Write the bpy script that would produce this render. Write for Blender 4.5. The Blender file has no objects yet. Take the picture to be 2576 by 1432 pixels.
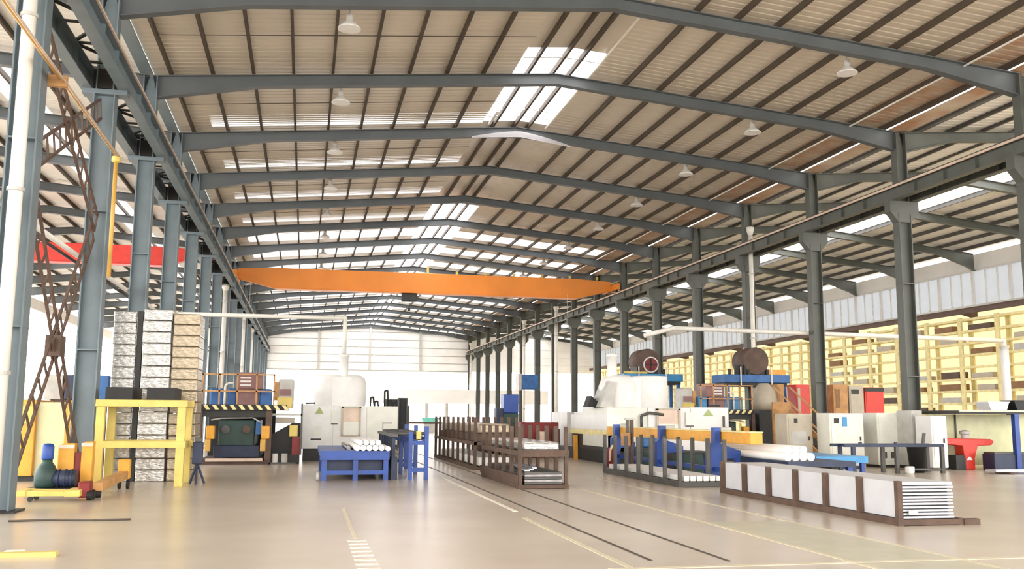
import bpy, math, random
from mathutils import Vector, Matrix
random.seed(7)
S = bpy.context.scene
COL = S.collection
# ------------------------------------------------------------------ camera
F_PX, YAW, PITCH, ROLL, CAM_H = 2395.5, .2123, .1368, .0062, 1.601
cy, sy, cp, sp = math.cos(YAW), math.sin(YAW), math.cos(PITCH), math.sin(PITCH)
fw = Vector((sy*cp, cy*cp, sp)); rt0 = Vector((cy, -sy, 0)); up0 = rt0.cross(fw)
cr, sr = math.cos(ROLL), math.sin(ROLL)
rt = cr*rt0 + sr*up0; up = -sr*rt0 + cr*up0
cam = bpy.data.cameras.new('camera'); co = bpy.data.objects.new('camera', cam); COL.objects.link(co)
cam.sensor_fit = 'HORIZONTAL'; cam.sensor_width = 36; cam.lens = F_PX/2576*36; cam.clip_end = 600
co.matrix_world = Matrix(((rt.x, up.x, -fw.x, 0), (rt.y, up.y, -fw.y, 0), (rt.z, up.z, -fw.z, CAM_H), (0, 0, 0, 1)))
S.camera = co
def at(px, py, y):                       # real position of something standing at hall depth y
    d = rt*((px-1288)/F_PX) + up*((716-py)/F_PX) + fw
    return Vector((0, 0, CAM_H)) + d*(y/d.y)
# ------------------------------------------------------------------ world, exposure
W = bpy.data.worlds.new('overcast'); S.world = W; W.use_nodes = True
bg = W.node_tree.nodes['Background']; bg.inputs[0].default_value = (1.0, .985, .965, 1); bg.inputs[1].default_value = 7.0
S.view_settings.view_transform = 'Standard'; S.view_settings.look = 'None'
S.view_settings.exposure = 0.0; S.view_settings.gamma = 1; S.view_settings.use_curve_mapping = False
try:
    S.cycles.max_bounces = 10; S.cycles.diffuse_bounces = 6; S.cycles.transparent_max_bounces = 12; S.cycles.use_denoising = True
    S.cycles.sample_clamp_indirect = 12
except Exception: pass
# ------------------------------------------------------------------ materials
def lin(h):
    h = h.lstrip('#'); o = []
    for i in (0, 2, 4):
        c = int(h[i:i+2], 16)/255; o.append(c/12.92 if c <= .04045 else ((c+.055)/1.055)**2.4)
    return o
def mat(name, col, rough=.55, metal=0, var=.12, scale=3, bump=0, spec=.5, col2=None, stretch=None):
    m = bpy.data.materials.new(name); m.use_nodes = True; nt = m.node_tree; b = nt.nodes['Principled BSDF']
    b.inputs['Roughness'].default_value = rough; b.inputs['Metallic'].default_value = metal
    b.inputs['Specular IOR Level'].default_value = spec
    c = lin(col); c2 = lin(col2) if col2 else [min(1, v*(1+var)) for v in c]; c1 = c if col2 else [v*(1-var) for v in c]
    tc = nt.nodes.new('ShaderNodeTexCoord'); n = nt.nodes.new('ShaderNodeTexNoise'); n.inputs['Scale'].default_value = scale
    n.inputs['Detail'].default_value = 4
    src = tc.outputs['Object']
    if stretch:
        mp = nt.nodes.new('ShaderNodeMapping'); mp.inputs['Scale'].default_value = stretch
        nt.links.new(src, mp.inputs[0]); src = mp.outputs[0]
    nt.links.new(src, n.inputs['Vector'])
    r = nt.nodes.new('ShaderNodeValToRGB'); r.color_ramp.elements[0].position = .35; r.color_ramp.elements[1].position = .68
    r.color_ramp.elements[0].color = (*c1, 1); r.color_ramp.elements[1].color = (*c2, 1)
    nt.links.new(n.outputs['Fac'], r.inputs[0]); nt.links.new(r.outputs[0], b.inputs['Base Color'])
    if bump:
        bp = nt.nodes.new('ShaderNodeBump'); bp.inputs['Strength'].default_value = bump; bp.inputs['Distance'].default_value = .03
        nt.links.new(n.outputs['Fac'], bp.inputs['Height']); nt.links.new(bp.outputs[0], b.inputs['Normal'])
    return m
def sheer(name, col, clear=.3):          # translucent plastic sheet
    m = bpy.data.materials.new(name); m.use_nodes = True; nt = m.node_tree
    for n in list(nt.nodes):
        if n.type != 'OUTPUT_MATERIAL': nt.nodes.remove(n)
    out = [n for n in nt.nodes if n.type == 'OUTPUT_MATERIAL'][0]; c = (*lin(col), 1)
    t = nt.nodes.new('ShaderNodeBsdfTranslucent'); d = nt.nodes.new('ShaderNodeBsdfDiffuse'); p = nt.nodes.new('ShaderNodeBsdfTransparent')
    tc = nt.nodes.new('ShaderNodeTexCoord'); ns = nt.nodes.new('ShaderNodeTexNoise'); ns.inputs['Scale'].default_value = 2
    nt.links.new(tc.outputs['Object'], ns.inputs['Vector'])
    mx = nt.nodes.new('ShaderNodeMix'); mx.data_type = 'RGBA'; mx.inputs['A'].default_value = (*[v*.85 for v in c[:3]], 1); mx.inputs['B'].default_value = c
    nt.links.new(ns.outputs['Fac'], mx.inputs['Factor'])
    nt.links.new(mx.outputs['Result'], t.inputs[0]); d.inputs[0].default_value = c; p.inputs[0].default_value = c
    a = nt.nodes.new('ShaderNodeMixShader'); a.inputs[0].default_value = .25
    nt.links.new(t.outputs[0], a.inputs[1]); nt.links.new(d.outputs[0], a.inputs[2])
    q = nt.nodes.new('ShaderNodeMixShader'); q.inputs[0].default_value = clear
    nt.links.new(a.outputs[0], q.inputs[1]); nt.links.new(p.outputs[0], q.inputs[2]); nt.links.new(q.outputs[0], out.inputs[0])
    return m
M = dict(
 floor=mat('polished concrete', '#bdb1a2', .26, var=.1, scale=.35, col2='#cabfaf', spec=.5),
 steel=mat('blue grey painted steel', '#6c797f', .5, var=.1, scale=1.5),
 steelr=mat('green grey painted steel', '#575a53', .5, var=.12, scale=1.5),
 rafter=mat('grey painted rafter steel', '#565b5d', .5, var=.1, scale=1),
 purlin=mat('brown purlin steel', '#4b4034', .7, var=.15, scale=2),
 dark=mat('dark steel', '#2c2b28', .55, var=.25, scale=3),
 black=mat('black rubber', '#1b1a19', .6, var=.2),
 sheet=mat('beige insulated roof sheet', '#d4c9b7', .28, var=.05, scale=.4, stretch=(.3, 1, 1)),
 sheetl=mat('pale grey roof sheet', '#dedbd4', .4, var=.06, scale=.4),
 rust=mat('rust stained roof sheet', '#c9baa7', .6, scale=.9, col2='#b08461'),
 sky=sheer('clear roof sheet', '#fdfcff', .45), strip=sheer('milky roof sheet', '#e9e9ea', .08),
 pane=sheer('frosted pane', '#75787b', .0), cream=sheer('cream wall sheet', '#d5ceb8', .0),
 clad=mat('white wall cladding', '#efeeeb', .5, var=.04, scale=.8), white=mat('white painted steel', '#e2e0dc', .4, var=.04),
 whitep=mat('white plastic pipe', '#e6e2d8', .4, var=.05), offw=mat('off white cabinet', '#dcdcd0', .4, var=.05),
 beige=mat('beige cabinet', '#b5ab98', .5, var=.08), logo=mat('pale green print', '#a5b277', .6, var=.1),
 yellow=mat('yellow paint', '#d8c066', .45, var=.1), amber=mat('amber paint', '#dfa033', .45, var=.12), cransteel=mat('orange crane paint', '#e2872a', .45, var=.08, scale=.5),
 ryel=mat('pale yellow rack paint', '#e4d699', .5, var=.12), red=mat('red paint', '#d3301e', .4, var=.12), dred=mat('dark red paint', '#7d1f1c', .5, var=.2),
 blue=mat('blue paint', '#1e4594', .4, var=.2), lblue=mat('sky blue paint', '#3f8fc4', .4, var=.12), mblue=mat('mid blue paint', '#2a62a0', .45, var=.2), navy=mat('navy paint', '#26304a', .5, var=.2),
 green=mat('dark green paint', '#27423c', .5, var=.2), teal=mat('teal plastic', '#6ec4b4', .5),
 brown=mat('brown oxide steel', '#5c483d', .65, var=.2), rack=mat('red brown rack steel', '#584437', .7, var=.2, scale=5), mauve=mat('mauve brown paint', '#8a6560', .5, var=.12),
 gunm=mat('gunmetal steel', '#55534f', .5, var=.15, metal=.2), tan=mat('tan paint', '#b98a55', .55, var=.2),
 alu=mat('mill aluminium', '#cfcfd3', .35, var=.05, metal=.55), alud=mat('dull aluminium', '#8f8a88', .4, var=.2, metal=.5, scale=8),
 alug=mat('grey panel edge', '#b4b4ba', .4, var=.08, metal=.35),
 film=mat('silver stretch film', '#c2c0bb', .25, var=.25, metal=.75, scale=9, bump=.6, stretch=(1, 1, 3)), filmb=mat('tan stretch film', '#ad9f88', .28, var=.2, metal=.6, scale=9, bump=.6, stretch=(1, 1, 3)),
 wrap=mat('white profile wrap', '#eeece8', .35, var=.04), paper=mat('white wrap paper', '#c6c6c9', .45, var=.05, scale=2, bump=.1),
 pink=mat('pinkish conductor rail', '#d9c2ae', .5), lgrey=mat('light grey', '#b9b7b0', .5), ochre=mat('ochre pipe paint', '#d3a553', .5, var=.1), card=mat('brown carton', '#8d6b4b', .8), glass=mat('pale green window board', '#d3d1a0', .3, var=.08),
 line=mat('faded yellow floor paint', '#d6ccb0', .45, var=.06), lwhite=mat('white floor paint', '#ece6d8', .5), groove=mat('dark rail groove', '#4f463c', .6), green2=mat('faint green floor paint', '#bdb9a0', .35, var=.05),
)
# ------------------------------------------------------------------ mesh helpers
class MB:
    def __init__(s): s.v = []; s.f = []
    def add(s, v, f):
        n = len(s.v); s.v += [tuple(p) for p in v]; s.f += [tuple(i+n for i in q) for q in f]; return s
    def box(s, x0, x1, y0, y1, z0, z1):
        if x0 > x1: x0, x1 = x1, x0
        if y0 > y1: y0, y1 = y1, y0
        return s.add([(x0, y0, z0), (x1, y0, z0), (x1, y1, z0), (x0, y1, z0), (x0, y0, z1), (x1, y0, z1), (x1, y1, z1), (x0, y1, z1)],
                     [(0, 3, 2, 1), (4, 5, 6, 7), (0, 1, 5, 4), (1, 2, 6, 5), (2, 3, 7, 6), (3, 0, 4, 7)])
    def bar(s, p, q, w, h=None, ref=(0, 0, 1)):
        p, q = Vector(p), Vector(q); h = h or w; d = (q-p).normalized(); r = Vector(ref)
        if abs(d.dot(r)) > .95: r = Vector((1, 0, 0))
        a = d.cross(r).normalized()*w/2; b = a.cross(d).normalized()*h/2
        v = [p-a-b, p+a-b, p+a+b, p-a+b, q-a-b, q+a-b, q+a+b, q-a+b]
        return s.add(v, [(0, 1, 2, 3), (7, 6, 5, 4), (0, 4, 5, 1), (1, 5, 6, 2), (2, 6, 7, 3), (3, 7, 4, 0)])
    def cyl(s, p, q, r, n=12, r2=None):
        p, q = Vector(p), Vector(q); r2 = r if r2 is None else r2; d = (q-p).normalized()
        k = Vector((0, 0, 1)) if abs(d.z) < .9 else Vector((1, 0, 0))
        a = d.cross(k).normalized(); b = d.cross(a); v = []
        for c, R in ((p, r), (q, r2)):
            v += [c + a*(R*math.cos(2*math.pi*i/n)) + b*(R*math.sin(2*math.pi*i/n)) for i in range(n)]
        return s.add(v, [(i, (i+1) % n, n+(i+1) % n, n+i) for i in range(n)] + [tuple(range(n-1, -1, -1)), tuple(range(n, 2*n))])
    def tube(s, pts, r, n=8):
        for a, b in zip(pts, pts[1:]): s.cyl(a, b, r, n)
        return s
    def prism(s, poly, ax, a0, a1):       # poly in the two other axes (order x,y,z)
        def P(u, w, t): return {'x': (t, u, w), 'y': (u, t, w), 'z': (u, w, t)}[ax]
        n = len(poly); v = [P(u, w, a0) for u, w in poly] + [P(u, w, a1) for u, w in poly]
        return s.add(v, [tuple(range(n)), tuple(range(2*n-1, n-1, -1))] + [(i, n+i, n+(i+1) % n, (i+1) % n) for i in range(n)])
    def lathe(s, c, prof, n=20):
        v = []; f = []; m = len(prof)
        for r, z in prof: v += [(c[0]+r*math.cos(2*math.pi*i/n), c[1]+r*math.sin(2*math.pi*i/n), c[2]+z) for i in range(n)]
        for j in range(m-1): f += [(j*n+i, j*n+(i+1) % n, (j+1)*n+(i+1) % n, (j+1)*n+i) for i in range(n)]
        f += [tuple(range(n-1, -1, -1)), tuple(range((m-1)*n, m*n))]
        return s.add(v, f)
    def build(s, name, m, parent=None, bev=0, smooth=False, base=None):
        if parent is not None: o0 = gl(parent)
        elif base is not None: o0 = Vector(base)
        else:
            xs, ys, zs = zip(*s.v); o0 = Vector(((min(xs)+max(xs))/2, (min(ys)+max(ys))/2, min(zs)))
        me = bpy.data.meshes.new(name); me.from_pydata([tuple(Vector(p)-o0) for p in s.v], [], s.f); me.validate()
        import bmesh
        bm = bmesh.new(); bm.from_mesh(me); bmesh.ops.recalc_face_normals(bm, faces=bm.faces); bm.to_mesh(me); bm.free()
        me.materials.append(M[m] if isinstance(m, str) else m)
        if smooth:
            for p in me.polygons: p.use_smooth = len(p.vertices) == 4
        o = bpy.data.objects.new(name, me); COL.objects.link(o)
        if parent is not None: o.parent = parent
        else: o.location = o0
        if bev:
            b = o.modifiers.new('bevel', 'BEVEL'); b.width = bev; b.segments = 2; b.limit_method = 'ANGLE'
        return o
def gl(o):
    l = Vector((0, 0, 0))
    while o is not None: l += o.location; o = o.parent
    return l
def bx(*a): return MB().box(*a)
def tag(o, label=None, cat=None, group=None, kind=None):
    if label: o['label'] = label
    if cat: o['category'] = cat
    if group: o['group'] = group
    if kind: o['kind'] = kind
    return o
def thing(name, loc, label, cat, group=None, kind=None):
    o = bpy.data.objects.new(name, None); o.empty_display_size = .2; COL.objects.link(o); o.location = loc
    return tag(o, label, cat, group, kind)
def struct(name, mb, m, **k): return tag(mb.build(name, m, **k), kind='structure')
def dup(root, loc, label=None, group=None):
    r = root.copy(); COL.objects.link(r); r.location = loc
    if label: r['label'] = label
    if group: r['group'] = group
    for ch in list(root.children):
        c = ch.copy(); COL.objects.link(c); c.parent = r
        for g in list(ch.children):
            d = g.copy(); COL.objects.link(d); d.parent = c
    return r
def kid(src, parent, loc):
    o = src.copy(); COL.objects.link(o); o.parent = parent; o.location = loc; return o
ORD = ['nearest', 'second nearest', 'third nearest', 'fourth nearest', 'fifth nearest', 'sixth nearest', 'seventh nearest', 'eighth nearest', 'ninth nearest',
       'tenth nearest', 'eleventh nearest', 'twelfth nearest', 'thirteenth nearest', 'fourteenth nearest', 'fifteenth nearest', 'sixteenth nearest', 'seventeenth nearest', 'farthest', 'nineteenth', 'twentieth', 'twenty-first', 'twenty-second', 'twenty-third', 'twenty-fourth', 'twenty-fifth', 'twenty-sixth']
# ------------------------------------------------------------------ hall geometry
XL, XR, XW, XO = -4.83, 20.3, 37.4, -22.4        # column rows, right wall, left outer wall
RX = (XL+XR)/2
def YK(k): return 17.2 + 6*k
Y0, Y1 = -12.8, YK(17)                           # roof start, far wall
def zs_main(x): return 12.95 - .088*abs(x-RX)
RR, RL = 26.5, -13.6
def zs_right(x): return 11.845 + (x-XR)*(12.3-11.845)/(RR-XR) if x < RR else 12.3 - (x-RR)*.105
def zs_left(x): return 11.845 + (XL-x)*.088 if x > RL else 11.845 + (XL-RL)*.088 - (RL-x)*.088
# floor
fl = struct('floor', bx(-70, 90, -40, 240, -.2, 0), 'floor')
def fpaint(name, m, x0, x1, y0, y1, h=.004): return bx(x0, x1, y0, y1, 0, h).build(name, m, fl)
for x0, x1, y0, y1 in ((3.42, 3.5, 9.5, 15), (6.02, 6.1, 9, 22), (7.38, 7.46, 9, 24)): fpaint('painted_line', 'line', x0, x1, y0, y1)
fpaint('painted_line', 'lwhite', 3.5, 3.58, 16, 25)
fpaint('painted_line', 'line', 3.2, 9, 9.85, 9.95, .0052)
fpaint('painted_line', 'line', .69, .74, 12.9, 17)
for i in range(8): fpaint('painted_dash', 'lwhite', .6, .84, 10.3+.33*i, 10.41+.33*i)
for x, y0 in ((3.83, 10.4), (4.68, 10.2)): fpaint('floor_rail', 'groove', x, x+.045, y0, 60, .006)
fpaint('painted_walkway', 'green2', 6.1, 7.38, 9, 14, .002)
# ------------------------------------------------------------------ roof: one ceiling per hall
def sheet(name, m, parent, x0, x1, zf, y0, y1, ribs=.3, h=.016, th=.05):
    prof = []; y = y0
    while y < y1-1e-6:
        w = min(ribs, y1-y); prof += [(y, 0), (y+w*.55, 0), (y+w*.65, h), (y+w*.9, h)]; y += w
    prof.append((y1, 0)); n = len(prof); mb = MB(); za, zb = zf(x0), zf(x1)
    v = [(x0, p, za+d) for p, d in prof] + [(x1, p, zb+d) for p, d in prof]
    mb.add(v, [(i, i+1, n+i+1, n+i) for i in range(n-1)])
    mb.add([(x0, y0, za+th), (x0, y1, za+th), (x1, y1, zb+th), (x1, y0, zb+th)], [(0, 1, 2, 3)])
    return mb.build(name, m, parent)
def sheet_run(par, m, x0, x1, zf, bays):
    o0 = None
    for b in bays:
        if o0 is None: o0 = sheet('roof_panel', m, par, x0, x1, zf, 0, 6); o0.location = (0, YK(b), 0)
        else: kid(o0, par, (0, YK(b), 0))
ceil = thing('ceiling', (0, 0, 0), None, None, kind='structure')
sA, sB = 6.35, 8.9                                # ridge strip
ONE = range(-5, 17)
# left slope: opaque, from the third frame on with a milky strip before every rafter
sheet_run(ceil, 'sheet', XL, sA, zs_main, range(-5, 2))
o1 = o2 = None
for b in range(2, 17):
    if o1 is None:                                # nearer bays: narrow milky slats between opaque ribs
        o1 = sheet('roof_panel', 'sheet', ceil, XL, sA, zs_main, 0, 4.4)
        o3 = sheet('roof_panel', 'sheet', ceil, XL, sA, zs_main, 5.9, 6.0); o4 = sheet('roof_panel', 'sheet', ceil, XL, XL+1.2, zs_main, 4.4, 5.9)
        for o in (o1, o3, o4): o.location = (0, YK(b), 0)
        slats = []
        for q in range(6):
            a = 4.4+.25*q; w = (.05, .06, .07, .1, .13, .19)[q]
            slats += [sheet('roof_rib', 'sheet', ceil, XL+1.2, sA, zs_main, a, a+.25-w), sheet('rooflight_or_glare_strip', 'strip', ceil, XL+1.2, sA, zs_main, a+.25-w, a+.25, .22, .01, .05)]
        for o in slats: o.location = (0, YK(b), 0)
    elif b < 6:
        for o in [o1, o3, o4]+slats: kid(o, ceil, (0, YK(b), 0))
    elif b == 6:                                  # farther bays carry wider strips
        o1 = sheet('roof_panel', 'sheet', ceil, XL, sA, zs_main, 0, 3.3); o2 = sheet('rooflight_or_glare_strip', 'strip', ceil, XL+1.2, sA, zs_main, 3.3, 5.9, .22, .03, .05)
        o4 = sheet('roof_panel', 'sheet', ceil, XL, XL+1.2, zs_main, 3.3, 5.9)
        for o in (o1, o2, o4): o.location = (0, YK(b), 0)
        kid(o3, ceil, (0, YK(b), 0))
    elif b == 9:                                  # beyond the crane pale and milky sheet imitates glare from the far end
        o1 = sheet('roof_panel', 'sheetl', ceil, XL, sA, zs_main, 0, 1.0); o2 = sheet('rooflight_or_glare_strip', 'strip', ceil, XL+1.2, sA, zs_main, 1.0, 5.9, .22, .03, .05)
        o4 = sheet('roof_panel', 'sheetl', ceil, XL, XL+1.2, zs_main, 1.0, 5.9)
        for o in (o1, o2, o4): o.location = (0, YK(b), 0)
        kid(o3, ceil, (0, YK(b), 0))
    else:
        for o in (o1, o2, o3, o4): kid(o, ceil, (0, YK(b), 0))
sheet_run(ceil, 'sheet', sB, XR-1.9, zs_main, range(-5, 6))
o1 = None
for b in range(6, 17):  # right slope: strips added only to brighten the far roof
    if o1 is None:
        o1 = sheet('roof_panel', 'sheet', ceil, sB, XR-1.9, zs_main, 0, 3.9); o2 = sheet('rooflight_or_glare_strip', 'strip', ceil, sB, XR-1.9, zs_main, 3.9, 5.9, .22, .03, .05)
        o3 = sheet('roof_panel', 'sheet', ceil, sB, XR-1.9, zs_main, 5.9, 6.0)
        for o in (o1, o2, o3): o.location = (0, YK(b), 0)
    elif b == 9:  # far glare put into paler sheet and wider milky strips
        o1 = sheet('roof_panel', 'sheetl', ceil, sB, XR-1.9, zs_main, 0, 1.6); o2 = sheet('rooflight_or_glare_strip', 'strip', ceil, sB, XR-1.9, zs_main, 1.6, 5.9, .22, .03, .05)
        for o in (o1, o2): o.location = (0, YK(b), 0)
        kid(o3, ceil, (0, YK(b), 0))
    else:
        for o in (o1, o2, o3): kid(o, ceil, (0, YK(b), 0))
sheet_run(ceil, 'rust', XR-1.9, XR-.35, zs_main, ONE)
def ridge(name, m, y0, y1):
    mb = MB(); t = .04; zr = zs_main(RX)
    for a, b in ((sA, RX), (RX, sB)):
        za, zb = zs_main(a), zs_main(b)
        mb.add([(a, y0, za), (b, y0, zb), (b, y1, zb), (a, y1, za), (a, y0, za+t), (b, y0, zb+t), (b, y1, zb+t), (a, y1, za+t)],
               [(0, 1, 2, 3), (4, 5, 6, 7), (0, 4, 5, 1), (1, 5, 6, 2), (2, 6, 7, 3), (3, 7, 4, 0)])
    return mb.build(name, m, ceil)
def rsheet(name, m, y0, y1):                      # single skin rooflight
    mb = MB()
    for a, b in ((sA, RX), (RX, sB)): mb.add([(a, y0, zs_main(a)), (b, y0, zs_main(b)), (b, y1, zs_main(b)), (a, y1, zs_main(a))], [(0, 1, 2, 3)])
    return mb.build(name, m, ceil)
ridge('ridge_cap', 'sheet', Y0, 27.3); ridge('ridge_cap', 'sheet', 34.9, 49.8)
ys = [27.3, 29.2, 31.1, 33, 34.9]
for a, b in zip(ys, ys[1:]): rsheet('ridge_rooflight', 'sky', a, b)
y = 49.8
while y < Y1-1: rsheet('ridge_rooflight', 'sky', y, min(y+3.4, Y1)); y += 3.4
for y in (27.9, 33.2, 34.0): MB().bar((sA, y, zs_main(sA)-.08), (RX, y, zs_main(RX)-.08), .06).bar((RX, y, zs_main(RX)-.08), (sB, y, zs_main(sB)-.08), .06).build('rooflight_bar', 'white', ceil)
bx(RX-1.2, RX-1.1, 33.2, 34.9, 12.68, 12.74).build('rooflight_bar', 'white', ceil)
# added white lens-shaped sheet, imitates rooflight glare on the third rafter
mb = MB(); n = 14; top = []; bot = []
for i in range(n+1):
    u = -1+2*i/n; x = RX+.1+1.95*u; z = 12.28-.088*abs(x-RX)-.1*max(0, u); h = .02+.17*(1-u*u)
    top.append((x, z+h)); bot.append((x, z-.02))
mb.prism(bot+top[::-1], 'y', 34.72, 34.78).build('rafter_glare_sheet', 'sky', ceil)
bx(XR-.35, XR+.35, Y0, Y1, 11.7, 11.75).build('valley_gutter', 'rust', ceil)
bx(XL-.35, XL+.02, Y0, Y1, 11.75, 11.8).build('valley_gutter', 'steel', ceil)
def purlins(par, xs, zf, m='purlin'):
    for x in xs: z = zf(x); bx(x-.038, x+.038, Y0, Y1, z-.18, z).build('purlin', m, par)
PL = [XL+.55+1.2*i for i in range(9)]; PR = [RX*2-x for x in PL]
purlins(ceil, PL+[RX-.95, RX-.1, RX+.45]+PR, zs_main)
MB().cyl((RX+1.1, Y0, 12.72), (RX+1.1, 35, 12.72), .035, 8).build('white_conduit', 'whitep', ceil)
MB().cyl((XR-1.9, Y0, 11.75), (XR-1.9, Y1, 11.75), .03, 8).build('white_conduit', 'whitep', ceil)
for b in range(1, 17):                            # sag rods across the left slope
    y = YK(b)+3
    if b < 8: MB().bar((XL+.5, y, zs_main(XL+.5)-.1), (sA, y, zs_main(sA)-.1), .018).build('sag_rod', 'purlin', ceil)
# right hall roof
ceil2 = thing('ceiling', (0, 0, 0), None, None, kind='structure')
sheet_run(ceil2, 'sheetl', XR+.35, 27.3, lambda x: zs_right(x) if x < RR else 12.3-(x-RR)*.105, ONE)
sheet_run(ceil2, 'sheetl', 29.9, XW, zs_right, ONE)
for b in ONE: MB().add([(27.3, YK(b), zs_right(27.3)), (29.9, YK(b), zs_right(29.9)), (29.9, YK(b)+6, zs_right(29.9)), (27.3, YK(b)+6, zs_right(27.3))], [(0, 1, 2, 3)]).build('rooflight', 'sky', ceil2)
purlins(ceil2, [21.2, 22.5, 23.8, 25.1, 26.3, 27.2, 30.0, 31.3, 32.6, 33.9, 35.2, 36.5], zs_right, 'gunm')
# left hall roof
ceil3 = thing('ceiling', (0, 0, 0), None, None, kind='structure')
for x0, x1 in ((-22.4, -17.6), (-16.4, RL), (RL, -10.4), (-9.2, XL-.35)): sheet_run(ceil3, 'sheetl', x0, x1, zs_left, ONE)
for x0, x1 in ((-17.6, -16.4), (-10.4, -9.2)):
    for b in ONE: MB().add([(x0, YK(b), zs_left(x0)), (x1, YK(b), zs_left(x1)), (x1, YK(b)+6, zs_left(x1)), (x0, YK(b)+6, zs_left(x0))], [(0, 1, 2, 3)]).build('rooflight', 'strip', ceil3)
purlins(ceil3, [XL-.9-1.3*i for i in range(13)], zs_left)
# ------------------------------------------------------------------ rafters
def rafter(name, pts_top, pts_bot, label, m, y, group, flange=.13):
    t = thing(name, ((pts_top[0][0]+pts_top[-1][0])/2, y, 11), label, 'rafter', group)
    MB().prism([p for p in pts_top]+[p for p in pts_bot[::-1]], 'y', y-.012, y+.012).build('web', m, t)
    for nm, pts, s in (('bottom_flange', pts_bot, -1), ('top_flange', pts_top, 1)):
        mb = MB(); off = [(x, z+s*.025) for x, z in pts]
        mb.prism(pts+off[::-1], 'y', y-flange, y+flange).build(nm, m, t)
    return t
g = .22
mt = [(XL+.05, zs_main(XL)-g), (RX, zs_main(RX)-g), (XR-.05, zs_main(XR)-g)]
mbt = [(XL+.2, 11.0), (XL+3.2, zs_main(XL+3.2)-g-.33), (RX, 12.42), (XR-3.2, zs_main(XR-3.2)-g-.33), (XR-.2, 11.0)]
rt_ = [(XR+.05, zs_right(XR)-g), (RR, zs_right(RR)-g), (XW-.1, zs_right(XW)-g)]
rb_ = [(XR+.2, 10.95), (XR+2.2, zs_right(XR+2.2)-g-.3), (RR, zs_right(RR)-g-.33), (XW-2.4, zs_right(XW-2.4)-g-.33), (XW-.55, zs_right(XW-.5)-g-.75), (XW-.1, zs_right(XW-.1)-g-.95)]
lt_ = [(XO+.1, zs_left(XO)-g), (RL, zs_left(RL)-g), (XL-.05, zs_left(XL)-g)]
lb_ = [(XO+.2, zs_left(XO)-g-.6), (RL, zs_left(RL)-g-.36), (XL-2.2, zs_left(XL-2.2)-g-.33), (XL-.2, 11.0)]
R0 = None
for k in range(1, 18):
    lab = 'grey tapered roof rafter across the main hall, %s of the row' % ORD[k-1].replace('seventeenth nearest', 'farthest')
    if R0 is None: R0 = rafter('roof_rafter', mt, mbt, lab, 'rafter', YK(k), 'main hall rafters')
    else: dup(R0, (R0.location.x, YK(k), R0.location.z), lab)
R1 = R2 = None
for k in range(2, 18):
    lab = 'dark roof rafter of the right hall above the yellow racks, %s of the row' % ORD[k-2]
    if R1 is None: R1 = rafter('roof_rafter', rt_, rb_, lab, 'steelr', YK(k), 'right hall rafters')
    else: dup(R1, (R1.location.x, YK(k), R1.location.z), lab)
for k in range(1, 18):
    lab = 'dark roof rafter of the left hall behind the left columns, %s of the row' % ORD[k-1].replace('seventeenth nearest', 'farthest')
    if R2 is None: R2 = rafter('roof_rafter', lt_, lb_, lab, 'rafter', YK(k), 'left hall rafters')
    else: dup(R2, (R2.location.x, YK(k), R2.location.z), lab)
# ------------------------------------------------------------------ columns
ZC = 9.13
def column(x, y, m, label, group, flare=True):
    t = thing('steel_column', (x, y, 0), label, 'column', group)
    sh = MB()
    for s in (-1, 1): sh.box(x+s*.21, x+s*.24, y-.19, y+.19, .03, ZC-.45)
    sh.box(x-.21, x+.21, y-.012, y+.012, .03, ZC-.45)
    sh.build('shaft', m, t)
    if not flare:
        bx(x-.5, x+.5, y-.17, y+.17, ZC-.12, ZC).build('corbel', m, t); bx(x-.26, x+.26, y-.16, y+.16, ZC+.02, ZC+.48).build('gap_shade_block', 'black', t)  # black block imitates the shaded gap between the two runway beams
        for s in (-1, 1): sh2 = bx(x+s*.21, x+s*.24, y-.19, y+.19, ZC-.45, ZC-.12).build('head_plate', m, t)
        bx(x-.21, x+.21, y-.012, y+.012, ZC-.45, ZC-.12).build('head_web', m, t)
    else: MB().prism([(x-.24, ZC-.75), (x+.24, ZC-.75), (x+.56, ZC-.38), (x+.56, ZC), (x-.56, ZC), (x-.56, ZC-.38)], 'y', y-.17, y+.17).build('corbel', m, t)
    u = MB()
    for s in (-1, 1): u.box(x+s*.17, x+s*.2, y-.17, y+.17, ZC, 11.62)
    u.box(x-.17, x+.17, y-.012, y+.012, ZC, 11.62).build('upper_shaft', m, t)
    for z in (3.0, 6.2): bx(x-.245, x+.245, y-.195, y+.195, z, z+.03).build('joint_plate', m, t)
    bx(x-.36, x+.36, y-.3, y+.3, 0, .03).build('base_plate', 'dark', t)
    return t
C0 = None
for k in range(0, 18):
    lab = 'blue grey steel column of the left row, %s of its row' % ORD[k]
    if C0 is None: C0 = column(XL, YK(k), 'steel', lab, 'left row columns', False)
    else: dup(C0, (XL, YK(k), 0), lab)
C1 = None
for k in range(1, 18):
    lab = 'green grey steel column of the right row, %s of its row' % ORD[k-1].replace('seventeenth nearest', 'farthest')
    if C1 is None: C1 = column(XR, YK(k), 'steelr', lab, 'right row columns')
    else: dup(C1, (XR, YK(k), 0), lab)
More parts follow.
